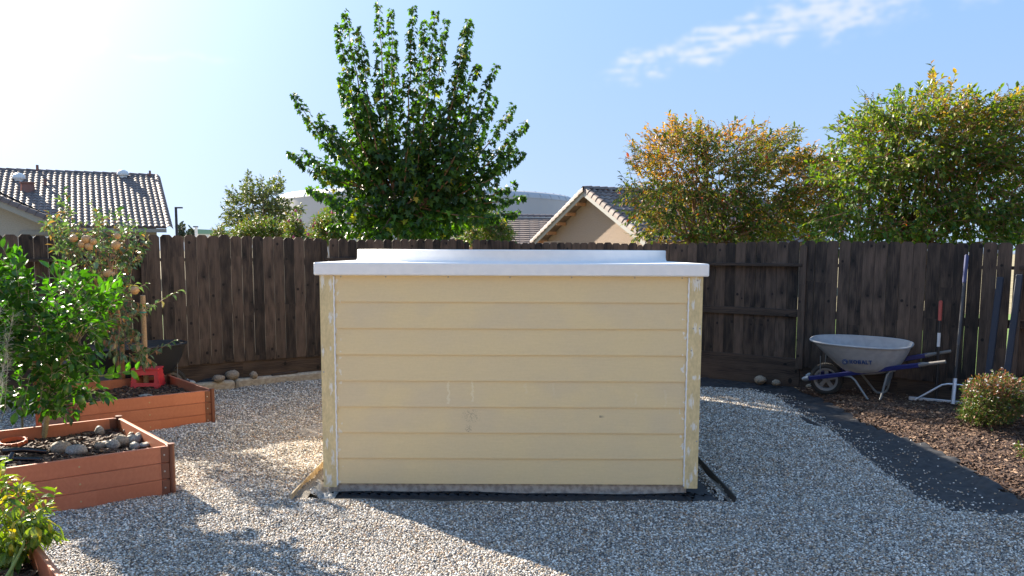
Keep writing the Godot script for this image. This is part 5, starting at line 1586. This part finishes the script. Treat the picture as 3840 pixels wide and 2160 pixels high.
	for k in 5:      # purlin ends under the left eave
		var pp := A + dl * (0.7 + k * 0.95) + Vector3(0, -0.28, 0)
		obj("purlin", bar(pp, pp + along * 0.5, 0.12, 0.14, base), M.cedar, h)
	var gw := Shape.new()
	var o2 := along * 0.55
	gw.prism(PackedVector2Array([Vector2(-4.25, 0), Vector2(4.25, 0), Vector2(4.25, A.y - 0.16 - 4.25 * tan(pitch)), Vector2(0, A.y - 0.16), Vector2(-4.25, A.y - 0.16 - 4.25 * tan(pitch))]), -0.15, 0.0, Transform3D(Basis(g, Vector3.UP, g.cross(Vector3.UP)), o2))
	obj("wall", gw.mesh(), M.stucco, h)
	var sl := Shape.new()
	var lw := A + g * 4.25 + o2
	sl.quad(Vector3(lw.x, 0, lw.z) - base, Vector3(lw.x, 0, lw.z) + along * (W - 1.0) - base, Vector3(lw.x, A.y - 2.3, lw.z) + along * (W - 1.0) - base, Vector3(lw.x, A.y - 2.3, lw.z) - base)
	obj("wall", sl.mesh(), M.stucco, h)
	var bb := dep(2040, 911, 38.5); var bc := dep(2105, 909, 38.5)
	obj("window_trim", bar(bb, bc, 0.12, 0.12, base), M.stucco, h)
	# brown roof behind
	A = dep(1690, 812, 52.0); var B := dep(2180, 820, 52.6)
	base = Vector3(A.x, 0, A.z)
	h = thing("brown_roofed_house", "house with a low brown roof of level tile courses behind the maple", "house", base)
	var dd := Vector3(0.0, -0.34, 0.94).normalized()
	obj("roof_deck", slab4(A, A + dd * 6.0, B + dd * 6.0, B, 0.05, base), M.tile_dark, h)
	for r in 14:
		var ca := A + dd * (0.2 + r * 0.36); var cb := B + dd * (0.2 + r * 0.36)
		var s := Shape.new()
		var cnt := 27
		for k in cnt:
			var x0 := ca.lerp(cb, float(k) / cnt) - base; var x1 := ca.lerp(cb, float(k + 1) / cnt) - base
			var dz := Vector3(0, 0.014 * (k % 2), 0)
			s.quad(x0 + dd * 0.40 + Vector3(0, 0.07, 0) + dz, x1 + dd * 0.40 + Vector3(0, 0.07, 0) + dz, x1 + Vector3(0, 0.03, 0), x0 + Vector3(0, 0.03, 0))
			s.quad(x0 + dd * 0.40 + Vector3(0, -0.02, 0), x1 + dd * 0.40 + Vector3(0, -0.02, 0), x1 + dd * 0.40 + Vector3(0, 0.07, 0) + dz, x0 + dd * 0.40 + Vector3(0, 0.07, 0) + dz)
		obj("tile_course", s.mesh(), M.tile_dark, h)
	row_of_tiles("ridge_tile", h, B + Vector3(0, 0.06, 0), A + Vector3(0, 0.06, 0), Vector3.UP, 22, 0.32)
	var bw := Shape.new()
	bw.box(Vector3((A.x + B.x) * 0.5, 0.9, A.z) - base + Vector3(0, 0, 2.0), Vector3(B.x - A.x - 0.6, 1.6, 4.0))
	obj("wall", bw.mesh(), M.stucco, h)
	var ga := dep(1752, 832, 44.0); var gl := dep(1672, 912, 44.0); var gr := dep(1832, 905, 44.0)
	obj("gable_wall", slab4(ga + Vector3(0, -0.1, 0), Vector3(gl.x + 0.3, gl.y, gl.z), Vector3((gl.x + gr.x) * 0.5, gl.y - 0.6, gl.z), Vector3(gr.x - 0.3, gr.y, gr.z), 0.1, base), M.cedar, h)
	obj("fascia", bar(ga, gl, 0.06, 0.14, base), M.white, h)
	obj("fascia", bar(ga, gr, 0.06, 0.14, base), M.white, h)
	row_of_tiles("rake_tile", h, gl + Vector3(0, 0.1, 0), ga + Vector3(0, 0.1, 0), Vector3(-0.5, 0.8, 0.3).normalized(), 6, 0.4)
	# storage tank
	var ang := deg_to_rad(-5.55)
	var tc := Vector3(sin(ang), 0, -cos(ang)) * 95.0
	h = thing("storage_tank", "huge pale round storage tank with a rounded top behind the maple", "tank", tc)
	var ts := Shape.new()
	ts.lathe([Vector2(16.1, 0), Vector2(16.1, 6.75)], 120)
	obj("tank_wall", ts.mesh(), M.tank, h)
	ts = Shape.new()
	ts.lathe([Vector2(16.13, 6.75), Vector2(16.1, 6.85), Vector2(15.95, 7.1), Vector2(15.7, 7.32), Vector2(15.3, 7.46), Vector2(11.0, 7.55), Vector2(6.0, 7.62), Vector2(0, 7.7)], 120)
	obj("tank_roof", ts.mesh(), M.tank, h)
	for k in 60:
		var a := TAU * k / 60.0
		var rb := Shape.new()
		var dk := Vector3(cos(a), 0, sin(a))
		rb.tube([dk * 16.14 + Vector3(0, 6.76, 0), dk * 15.98 + Vector3(0, 7.12, 0), dk * 15.3 + Vector3(0, 7.48, 0)], [0.03], 4)
		obj("roof_seam", rb.mesh(), M.tank, h)
	# street furniture far off
	var lp := dep(664, 900, 85.0); var lt := dep(664, 779, 85.0)
	h = thing("street_lamp", "thin dark street lamp post with a short arm on the horizon", "street lamp", Vector3(lp.x, 0, lp.z))
	var ls := Shape.new(); ls.tube([Vector3.ZERO, Vector3(0, lt.y, 0)], [0.16, 0.13], 8); obj("pole", ls.mesh(), M.dark_steel, h)
	ls = Shape.new(); ls.box(Vector3(0.28, lt.y, 0), Vector3(0.75, 0.14, 0.25), Basis(), 0.02); obj("lamp_head", ls.mesh(), M.dark_steel, h)
	var sp := dep(737, 900, 110.0); var stp := dep(737, 852, 110.0)
	h = thing("white_stack", "short white pipe stack with a dark top on the horizon", "stack", Vector3(sp.x, 0, sp.z))
	ls = Shape.new(); ls.tube([Vector3.ZERO, Vector3(0, stp.y, 0)], [0.18], 12); obj("pipe", ls.mesh(), M.white, h)
	ls = Shape.new(); ls.box(Vector3(-0.05, stp.y + 0.06, 0), Vector3(0.55, 0.14, 0.4), Basis(), 0.02); obj("stack_cap", ls.mesh(), M.dark_steel, h)
	var ba := dep(770, 884, 150.0); var bz := dep(885, 884, 150.0)
	h = thing("low_building", "low far building with a green metal roof on the horizon", "building", Vector3(ba.x, 0, ba.z))
	ls = Shape.new(); ls.box(Vector3((bz.x - ba.x) * 0.5, 2.2, 0), Vector3(bz.x - ba.x, 4.4, 8.0)); obj("wall", ls.mesh(), M.white, h)
	ls = Shape.new()
	ls.prism(PackedVector2Array([Vector2(-0.3, 4.4), Vector2(bz.x - ba.x + 0.3, 4.4), Vector2(bz.x - ba.x - 0.3, 5.0), Vector2(0.2, 5.2)]), -4.2, 4.2)
	obj("roof", ls.mesh(), M.green_roof, h)

func build_house_behind() -> void:
	# the home behind the photographer: its sunlit wall throws light back onto the shaded side of everything
	var h := thing("stucco_home", "pale stucco home wall with a window behind the photographer", "house", Vector3(0, 0, 7.5))
	var s := Shape.new()
	s.box(Vector3(-5.3, 1.5, 0), Vector3(9.4, 3.1, 0.25)); obj("wall", s.mesh(), M.home_wall, h)
	s = Shape.new(); s.box(Vector3(5.7, 1.5, 0), Vector3(9.4, 3.1, 0.25)); obj("wall", s.mesh(), M.home_wall, h)
	s = Shape.new(); s.box(Vector3(0.2, 2.65, 0), Vector3(1.6, 0.8, 0.25)); obj("wall", s.mesh(), M.home_wall, h)
	s = Shape.new(); s.box(Vector3(0.2, 0.45, 0), Vector3(1.6, 1.0, 0.25)); obj("wall", s.mesh(), M.home_wall, h)
	s = Shape.new(); s.box(Vector3(0.2, 1.6, -0.02), Vector3(1.6, 1.3, 0.02)); obj("window", s.mesh(), M.glass_dark, h)
	s = Shape.new(); s.prism(PackedVector2Array([Vector2(-0.7, 3.0), Vector2(6.0, 3.0), Vector2(6.0, 5.6)]), -10.6, 10.6, Transform3D(Basis(Vector3.UP, -PI / 2), Vector3.ZERO)); obj("roof", s.mesh(), M.tile[0], h)

func make_materials() -> void:
	M.field = rough_surface(lin(0.20, 0.17, 0.09), lin(0.30, 0.25, 0.14), 0.01, 9.0, 0.0, 0.95, 3)
	M.lawn = rough_surface(lin(0.09, 0.16, 0.03), lin(0.17, 0.26, 0.05), 0.05, 1.0, 0.5, 0.95, 2)
	M.soil = rough_surface(lin(0.05, 0.026, 0.016), lin(0.17, 0.09, 0.052), 0.05, 0.35, 1.2, 0.95, 5)
	M.gravel = rough_surface(lin(0.09, 0.08, 0.07), lin(0.26, 0.23, 0.19), 0.09, 0.5, 0.6, 0.9, 6)
	M.bare = rough_surface(lin(0.22, 0.20, 0.175), lin(0.30, 0.27, 0.235), 0.02, 0.7, 0.1, 0.9, 7)
	M.cloth = rough_surface(lin(0.010, 0.011, 0.015), lin(0.024, 0.025, 0.029), 0.02, 0.8, 0.05, 0.75, 8)
	M.liner = rough_surface(lin(0.22, 0.22, 0.21), lin(0.36, 0.355, 0.34), 0.02, 0.4, 0.05, 0.55, 9)
	M.concrete = rough_surface(lin(0.27, 0.245, 0.22), lin(0.42, 0.39, 0.35), 0.02, 0.6, 0.15, 0.9, 10)
	M.kerb = rough_surface(lin(0.30, 0.25, 0.19), lin(0.42, 0.37, 0.29), 0.02, 0.6, 0.15, 0.9, 12)
	M.stone_tan = rough_surface(lin(0.20, 0.155, 0.11), lin(0.33, 0.275, 0.21), 0.03, 0.25, 0.05, 0.75, 14)
	M.stone_grey = rough_surface(lin(0.18, 0.165, 0.145), lin(0.33, 0.31, 0.275), 0.03, 0.25, 0.05, 0.7, 15)
	M.chip = StandardMaterial3D.new(); M.chip.vertex_color_use_as_albedo = true; M.chip.roughness = 0.8
	M.pebble = StandardMaterial3D.new(); M.pebble.vertex_color_use_as_albedo = true; M.pebble.roughness = 0.7
	# fence
	var wood := board_image(768, 1024, 8, 4, Vector3(0.011, 0.007, 0.0055), Vector3(0.115, 0.079, 0.059), 4, 1.0)
	M.fence = []
	for k in 16:
		var m := StandardMaterial3D.new()
		m.albedo_texture = wood
		var g := [1.0, 0.78, 0.9, 1.12][k % 4] as float
		m.albedo_color = lin(g, g * 0.985, g * 0.96)
		m.roughness = 0.85
		m.heightmap_enabled = true; m.heightmap_texture = wood; m.heightmap_scale = 0.12
		tri_map(m, Vector3(1.0 / (8 * 0.134), 1.0 / 1.6, 1.0 / (8 * 0.134)))
		m.uv1_offset = Vector3((k % 8 + 0.5) / 8.0, rng.randf(), 0)
		M.fence.append(m)
	M.rail = []
	for k in 3:
		var m := StandardMaterial3D.new()
		m.albedo_texture = wood
		m.albedo_color = lin([0.72, 0.58, 0.66][k], [0.70, 0.57, 0.65][k], [0.68, 0.56, 0.64][k])
		m.roughness = 0.88
		m.heightmap_enabled = true; m.heightmap_texture = wood; m.heightmap_scale = 0.12
		tri_map(m, Vector3(1.0 / (8 * 0.27), 1.0 / 2.2, 1.0 / 2.1))
		m.uv1_offset = Vector3((k * 2 + 0.5) / 8.0, 0.3 * k, 0)
		M.rail.append(m)
	# box
	M.siding = StandardMaterial3D.new()
	M.siding.albedo_texture = siding_picture()
	M.siding.roughness = 0.62
	M.corner_left = StandardMaterial3D.new(); M.corner_left.roughness = 0.7
	M.corner_left.albedo_texture = corner_picture([[0.2, 0.02, 0.25, 0.08], [0.8, 0.04, 0.2, 0.05], [0.75, 0.2, 0.28, 0.05], [0.15, 0.35, 0.15, 0.04], [0.7, 0.52, 0.2, 0.05], [0.7, 0.72, 0.2, 0.03], [0.3, 0.79, 0.2, 0.04], [0.75, 0.86, 0.22, 0.06], [0.2, 0.93, 0.15, 0.03], [0.45, 0.965, 0.4, 0.04], [0.7, 0.34, 0.12, 0.02]], 3)
	M.corner_right = StandardMaterial3D.new(); M.corner_right.roughness = 0.7
	M.corner_right.albedo_texture = corner_picture([[0.5, 0.03, 0.55, 0.055], [0.3, 0.13, 0.2, 0.04], [0.5, 0.24, 0.22, 0.04], [0.85, 0.25, 0.15, 0.04], [0.3, 0.35, 0.18, 0.04], [0.5, 0.47, 0.3, 0.02], [0.9, 0.47, 0.2, 0.02], [0.35, 0.585, 0.3, 0.05], [0.6, 0.70, 0.4, 0.03], [0.25, 0.82, 0.2, 0.03], [0.8, 0.91, 0.18, 0.05], [0.5, 0.945, 0.2, 0.04], [0.25, 0.975, 0.2, 0.03]], 9)
	M.light_block_core = mat(0.2, 0.17, 0.12)
	M.white = rough_surface(lin(0.765, 0.77, 0.775), lin(0.80, 0.80, 0.798), 0.02, 0.9, 0.02, 0.5, 16)
	M.caulk = mat(0.78, 0.79, 0.80, 0.5)
	M.steel = mat(0.35, 0.34, 0.33, 0.45, 0.6)
	M.brass = mat(0.42, 0.34, 0.18, 0.45, 0.5)
	M.tan_wood = rough_surface(lin(0.26, 0.19, 0.11), lin(0.42, 0.33, 0.21), 0.02, 0.5, 0.05, 0.8, 17)
	M.black_wood = mat(0.018, 0.017, 0.018, 0.6)
	# beds: wood-plastic boards
	var grain := board_image(256, 512, 2, 12, Vector3(0.39, 0.125, 0.060), Vector3(0.45, 0.155, 0.078), 0, 0.8)
	var bed := func(r: float, g: float, b: float, off: float):
		var m := StandardMaterial3D.new()
		m.albedo_texture = grain
		m.albedo_color = lin(r, g, b)
		m.roughness = 0.55
		tri_map(m, Vector3(1.0 / 1.3, 1.0 / 0.23, 1.0 / 0.5))
		m.uv1_offset = Vector3(off, off * 3.0, 0)
		return m
	M.bed_near = [bed.call(0.97, 0.97, 0.97, 0.1), bed.call(0.92, 0.93, 0.94, 0.4), bed.call(1.0, 1.0, 1.0, 0.7)]
	M.bed_far = M.bed_near
	M.bed_dark = mat(0.135, 0.045, 0.024, 0.5)
	var sc := Shape.new()
	sc.lathe([Vector2(0.006, 0), Vector2(0.006, 0.0016), Vector2(0.003, 0.0026), Vector2(0, 0.0026)], 10, Vector3.ZERO, Basis(Vector3.RIGHT, PI / 2))
	M.screw_mesh = sc.mesh()
	# tools
	M.tray = rough_surface(lin(0.28, 0.285, 0.30), lin(0.32, 0.325, 0.34), 0.015, 0.7, 0.0, 0.5, 18)
	M.tray_black = mat(0.020, 0.020, 0.022, 0.45)
	M.blue = mat(0.007, 0.013, 0.115, 0.45)
	M.black_frame = mat(0.03, 0.03, 0.033, 0.5)
	M.print_blue = mat(0.02, 0.06, 0.20, 0.6)
	M.grip = mat(0.16, 0.15, 0.14, 0.8)
	M.galv = mat(0.24, 0.26, 0.28, 0.5, 0.5)
	M.rubber = mat(0.028, 0.027, 0.026, 0.85)
	M.wheel_grey = mat(0.20, 0.20, 0.205, 0.55)
	M.alu = mat(0.60, 0.61, 0.66, 0.42, 0.6)
	M.black = mat(0.014, 0.014, 0.016, 0.45)
	M.black_gloss = mat(0.012, 0.012, 0.014, 0.22)
	M.pole_grey = mat(0.035, 0.037, 0.045, 0.55)
	M.grip_blue = mat(0.035, 0.045, 0.13, 0.7)
	M.grip_red = mat(0.40, 0.075, 0.06, 0.55)
	M.paper = mat(0.6, 0.6, 0.62, 0.5)
	M.dark_steel = mat(0.016, 0.021, 0.036, 0.7)
	M.red_plastic = mat(0.52, 0.035, 0.045, 0.42)
	M.yellow_wood = mat(0.55, 0.30, 0.06, 0.5)
	M.cedar = rough_surface(lin(0.36, 0.17, 0.08), lin(0.46, 0.25, 0.13), 0.02, 0.4, 0.0, 0.7, 19)
	M.orange_plastic = mat(0.50, 0.13, 0.05, 0.5)
	M.teal = mat(0.03, 0.38, 0.30, 0.45)
	# plants
	M.bark_grey = rough_surface(lin(0.16, 0.12, 0.09), lin(0.27, 0.21, 0.165), 0.05, 0.4, 0.2, 0.9, 20)
	M.bark_red = rough_surface(lin(0.17, 0.085, 0.05), lin(0.28, 0.16, 0.10), 0.05, 0.4, 0.1, 0.85, 22)
	M.bark_apple = rough_surface(lin(0.26, 0.14, 0.075), lin(0.38, 0.24, 0.14), 0.05, 0.3, 0.1, 0.8, 23)
	M.bark_green = rough_surface(lin(0.26, 0.22, 0.11), lin(0.38, 0.34, 0.20), 0.05, 0.3, 0.1, 0.8, 24)
	M.seed = mat(0.10, 0.06, 0.04, 0.8)
	M.pink = mat(0.55, 0.10, 0.20, 0.7)
	M.petal = leaf_mat(Color(0.8, 0.8, 0.8), 0.6); M.petal.albedo_color = lin(0.78, 0.76, 0.78)
	M.green_fruit = mat(0.075, 0.17, 0.03, 0.4)
	M.apple = rough_surface(lin(0.42, 0.19, 0.085), lin(0.48, 0.33, 0.13), 0.02, 0.12, 0.0, 0.42, 25, false)
	M.stake_red = mat(0.26, 0.085, 0.04, 0.7)
	M.stake_green = mat(0.055, 0.085, 0.045, 0.6)
	M.tan_stake = rough_surface(lin(0.36, 0.23, 0.13), lin(0.46, 0.32, 0.19), 0.03, 0.3, 0.05, 0.8, 26)
	M.stem = mat(0.18, 0.24, 0.05, 0.6)
	M.plume = mat(0.55, 0.55, 0.45, 0.8)
	# neighbours
	M.tile = []
	for c in [[0.34, 0.275, 0.24], [0.30, 0.235, 0.205], [0.40, 0.34, 0.295], [0.36, 0.27, 0.23], [0.26, 0.20, 0.175]]:
		M.tile.append(mat(c[0] * 0.46, c[1] * 0.43, c[2] * 0.445, 0.7))
	M.tile_many = StandardMaterial3D.new(); M.tile_many.vertex_color_use_as_albedo = true; M.tile_many.roughness = 0.75
	M.tile_dark = rough_surface(lin(0.13, 0.095, 0.08), lin(0.20, 0.155, 0.13), 0.05, 1.0, 0.0, 0.8, 27)
	M.beige = rough_surface(lin(0.36, 0.315, 0.26), lin(0.42, 0.37, 0.31), 0.05, 1.5, 0.2, 0.95, 28)
	M.fascia = mat(0.30, 0.28, 0.25, 0.8)
	M.fascia_light = mat(0.30, 0.30, 0.285, 0.7)
	M.stucco = rough_surface(lin(0.235, 0.18, 0.14), lin(0.36, 0.285, 0.225), 0.06, 1.6, 1.5, 0.95, 29)
	M.home_wall = rough_surface(lin(0.50, 0.44, 0.35), lin(0.56, 0.49, 0.40), 0.05, 1.6, 0.3, 0.95, 30)
	M.tank = rough_surface(lin(0.42, 0.415, 0.425), lin(0.47, 0.465, 0.475), 0.005, 30.0, 0.0, 0.6, 31)
	M.vent_white = mat(0.70, 0.70, 0.68, 0.4)
	M.solar = mat(0.015, 0.016, 0.02, 0.9)
	M.flue = mat(0.22, 0.10, 0.075, 0.6)
	M.glass_dark = mat(0.03, 0.035, 0.04, 0.05)
	M.green_roof = mat(0.20, 0.36, 0.26, 0.6)

func _ready() -> void:
	rng.seed = 20240611
	# --- camera: a little above a standing person's chin, tipped down six degrees, picture trimmed at the foot
	var pitch := atan((AXIS_Y - 943.0) / FOCAL)
	cam_basis = Basis(Vector3.RIGHT, -pitch) * Basis(Vector3.BACK, deg_to_rad(0.23))
	var cam := Camera3D.new()
	cam.name = "camera"
	cam.transform = Transform3D(cam_basis, Vector3(0, EYE, 0))
	cam.projection = Camera3D.PROJECTION_FRUSTUM
	var near := 0.05
	cam.set_frustum(2160.0 / FOCAL * near, Vector2(0, (AXIS_Y - 1080.0) / FOCAL * near), near, 4000.0)
	add_child(cam)
	# --- sun and sky
	var az := deg_to_rad(45.5); var el := deg_to_rad(27.2)
	var to_sun := Vector3(-sin(az) * cos(el), sin(el), -cos(az) * cos(el))
	var sun := DirectionalLight3D.new()
	sun.name = "sun"
	sun.light_energy = 1.6
	sun.light_color = Color(1.0, 0.945, 0.86)
	sun.light_angular_distance = 0.53
	sun.shadow_enabled = true
	sun.look_at_from_position(to_sun * 50.0, Vector3.ZERO)
	add_child(sun)
	var env := Environment.new()
	env.background_mode = Environment.BG_SKY
	var sky := Sky.new()
	var pm := PanoramaSkyMaterial.new()
	pm.panorama = ImageTexture.create_from_image(sky_image(to_sun))
	sky.sky_material = pm
	env.sky = sky
	env.tonemap_mode = Environment.TONE_MAPPER_LINEAR
	env.tonemap_exposure = 3.7
	env.sdfgi_enabled = true; env.ssao_enabled = true; env.ssil_enabled = true
	var we := WorldEnvironment.new()
	we.name = "surroundings"
	we.environment = env
	add_child(we)
	# --- the place
	make_materials()
	hills_noise.seed = 4; hills_noise.frequency = 1.0; hills_noise.fractal_octaves = 2
	build_bed("near terracotta raised bed holding the citrus tree and river stones", Vector3(-2.305, 0, -5.665), 1.22, 1.24, 0.235, M.bed_near)
	build_bed("orange raised bed holding the apple tree and red stool, behind the citrus bed", Vector3(-2.835, 0, -7.97), 1.22, 1.24, 0.235, M.bed_far)
	build_bed("nearest raised bed holding the yellow-green pepper plant", Vector3(-1.51, 0, -2.95), 1.22, 1.24, 0.235, M.bed_near)
	build_ground()
	build_fence("weathered dog-ear board fence running left from the corner behind the raised beds", -1.0, 1.815, [0.95, 3.25, 5.48], 8.6)
	build_fence("dark weathered board fence running right from the corner behind the wheelbarrow", 1.0, 1.775, [2.25, 4.52, 6.78], 8.6)
	build_neighbours()
	build_house_behind()
	build_box()
	build_yard_bits()
	for q in [[228, 1692, 0.07, 0.045, 0.05, "long tan river stone lying at the rim of the near bed"], [285, 1702, 0.07, 0.042, 0.05, "smooth grey river stone overlapping the long tan one in the near bed"], [374, 1628, 0.035, 0.04, 0.035, "round pale river stone standing alone in the near bed's mulch"]]:
		stone(q[5], gnd(q[0], q[1], 0.25) + Vector3(0, q[3] * 0.55, 0), Vector3(q[2], q[3], q[4]), int(q[0]), M.stone_tan if q[0] < 250 else M.stone_grey, "", 0.5)
	for q in [[378, 1680, 0.045, 0.03], [424, 1680, 0.05, 0.04], [456, 1668, 0.06, 0.045], [500, 1663, 0.055, 0.042], [532, 1652, 0.06, 0.042], [512, 1632, 0.035, 0.03], [492, 1640, 0.035, 0.026], [505, 1682, 0.045, 0.03], [542, 1674, 0.05, 0.018], [400, 1672, 0.05, 0.025], [478, 1618, 0.03, 0.02]]:
		stone("rounded grey river stone heaped with others in the near bed's corner", gnd(q[0], q[1], 0.255) + Vector3(0, q[3] * 0.55, 0), Vector3(q[2], q[3], q[2] * 0.75), int(q[0]), M.stone_grey if int(q[0]) % 3 else M.stone_tan, "river stones heaped in the near bed", q[0])
	stone("flat grey stone at the front rim of the far bed", gnd(545, 1487, 0.25), Vector3(0.07, 0.025, 0.05), 8, M.stone_grey)
	build_wheelbarrow("wheelbarrow", "grey wheelbarrow with blue handles and blue lettering standing by the right fence", gnd(3098, 1478, 0.05), -0.55, M.tray, M.blue, true, 0.085)
	build_wheelbarrow("wheelbarrow", "black wheelbarrow standing behind the red stool against the left fence", Vector3(-3.78, 0, -9.33), -2.443, M.tray_black, M.black_frame, false, 0.0, 0.45)
	build_tools()
	build_plants()
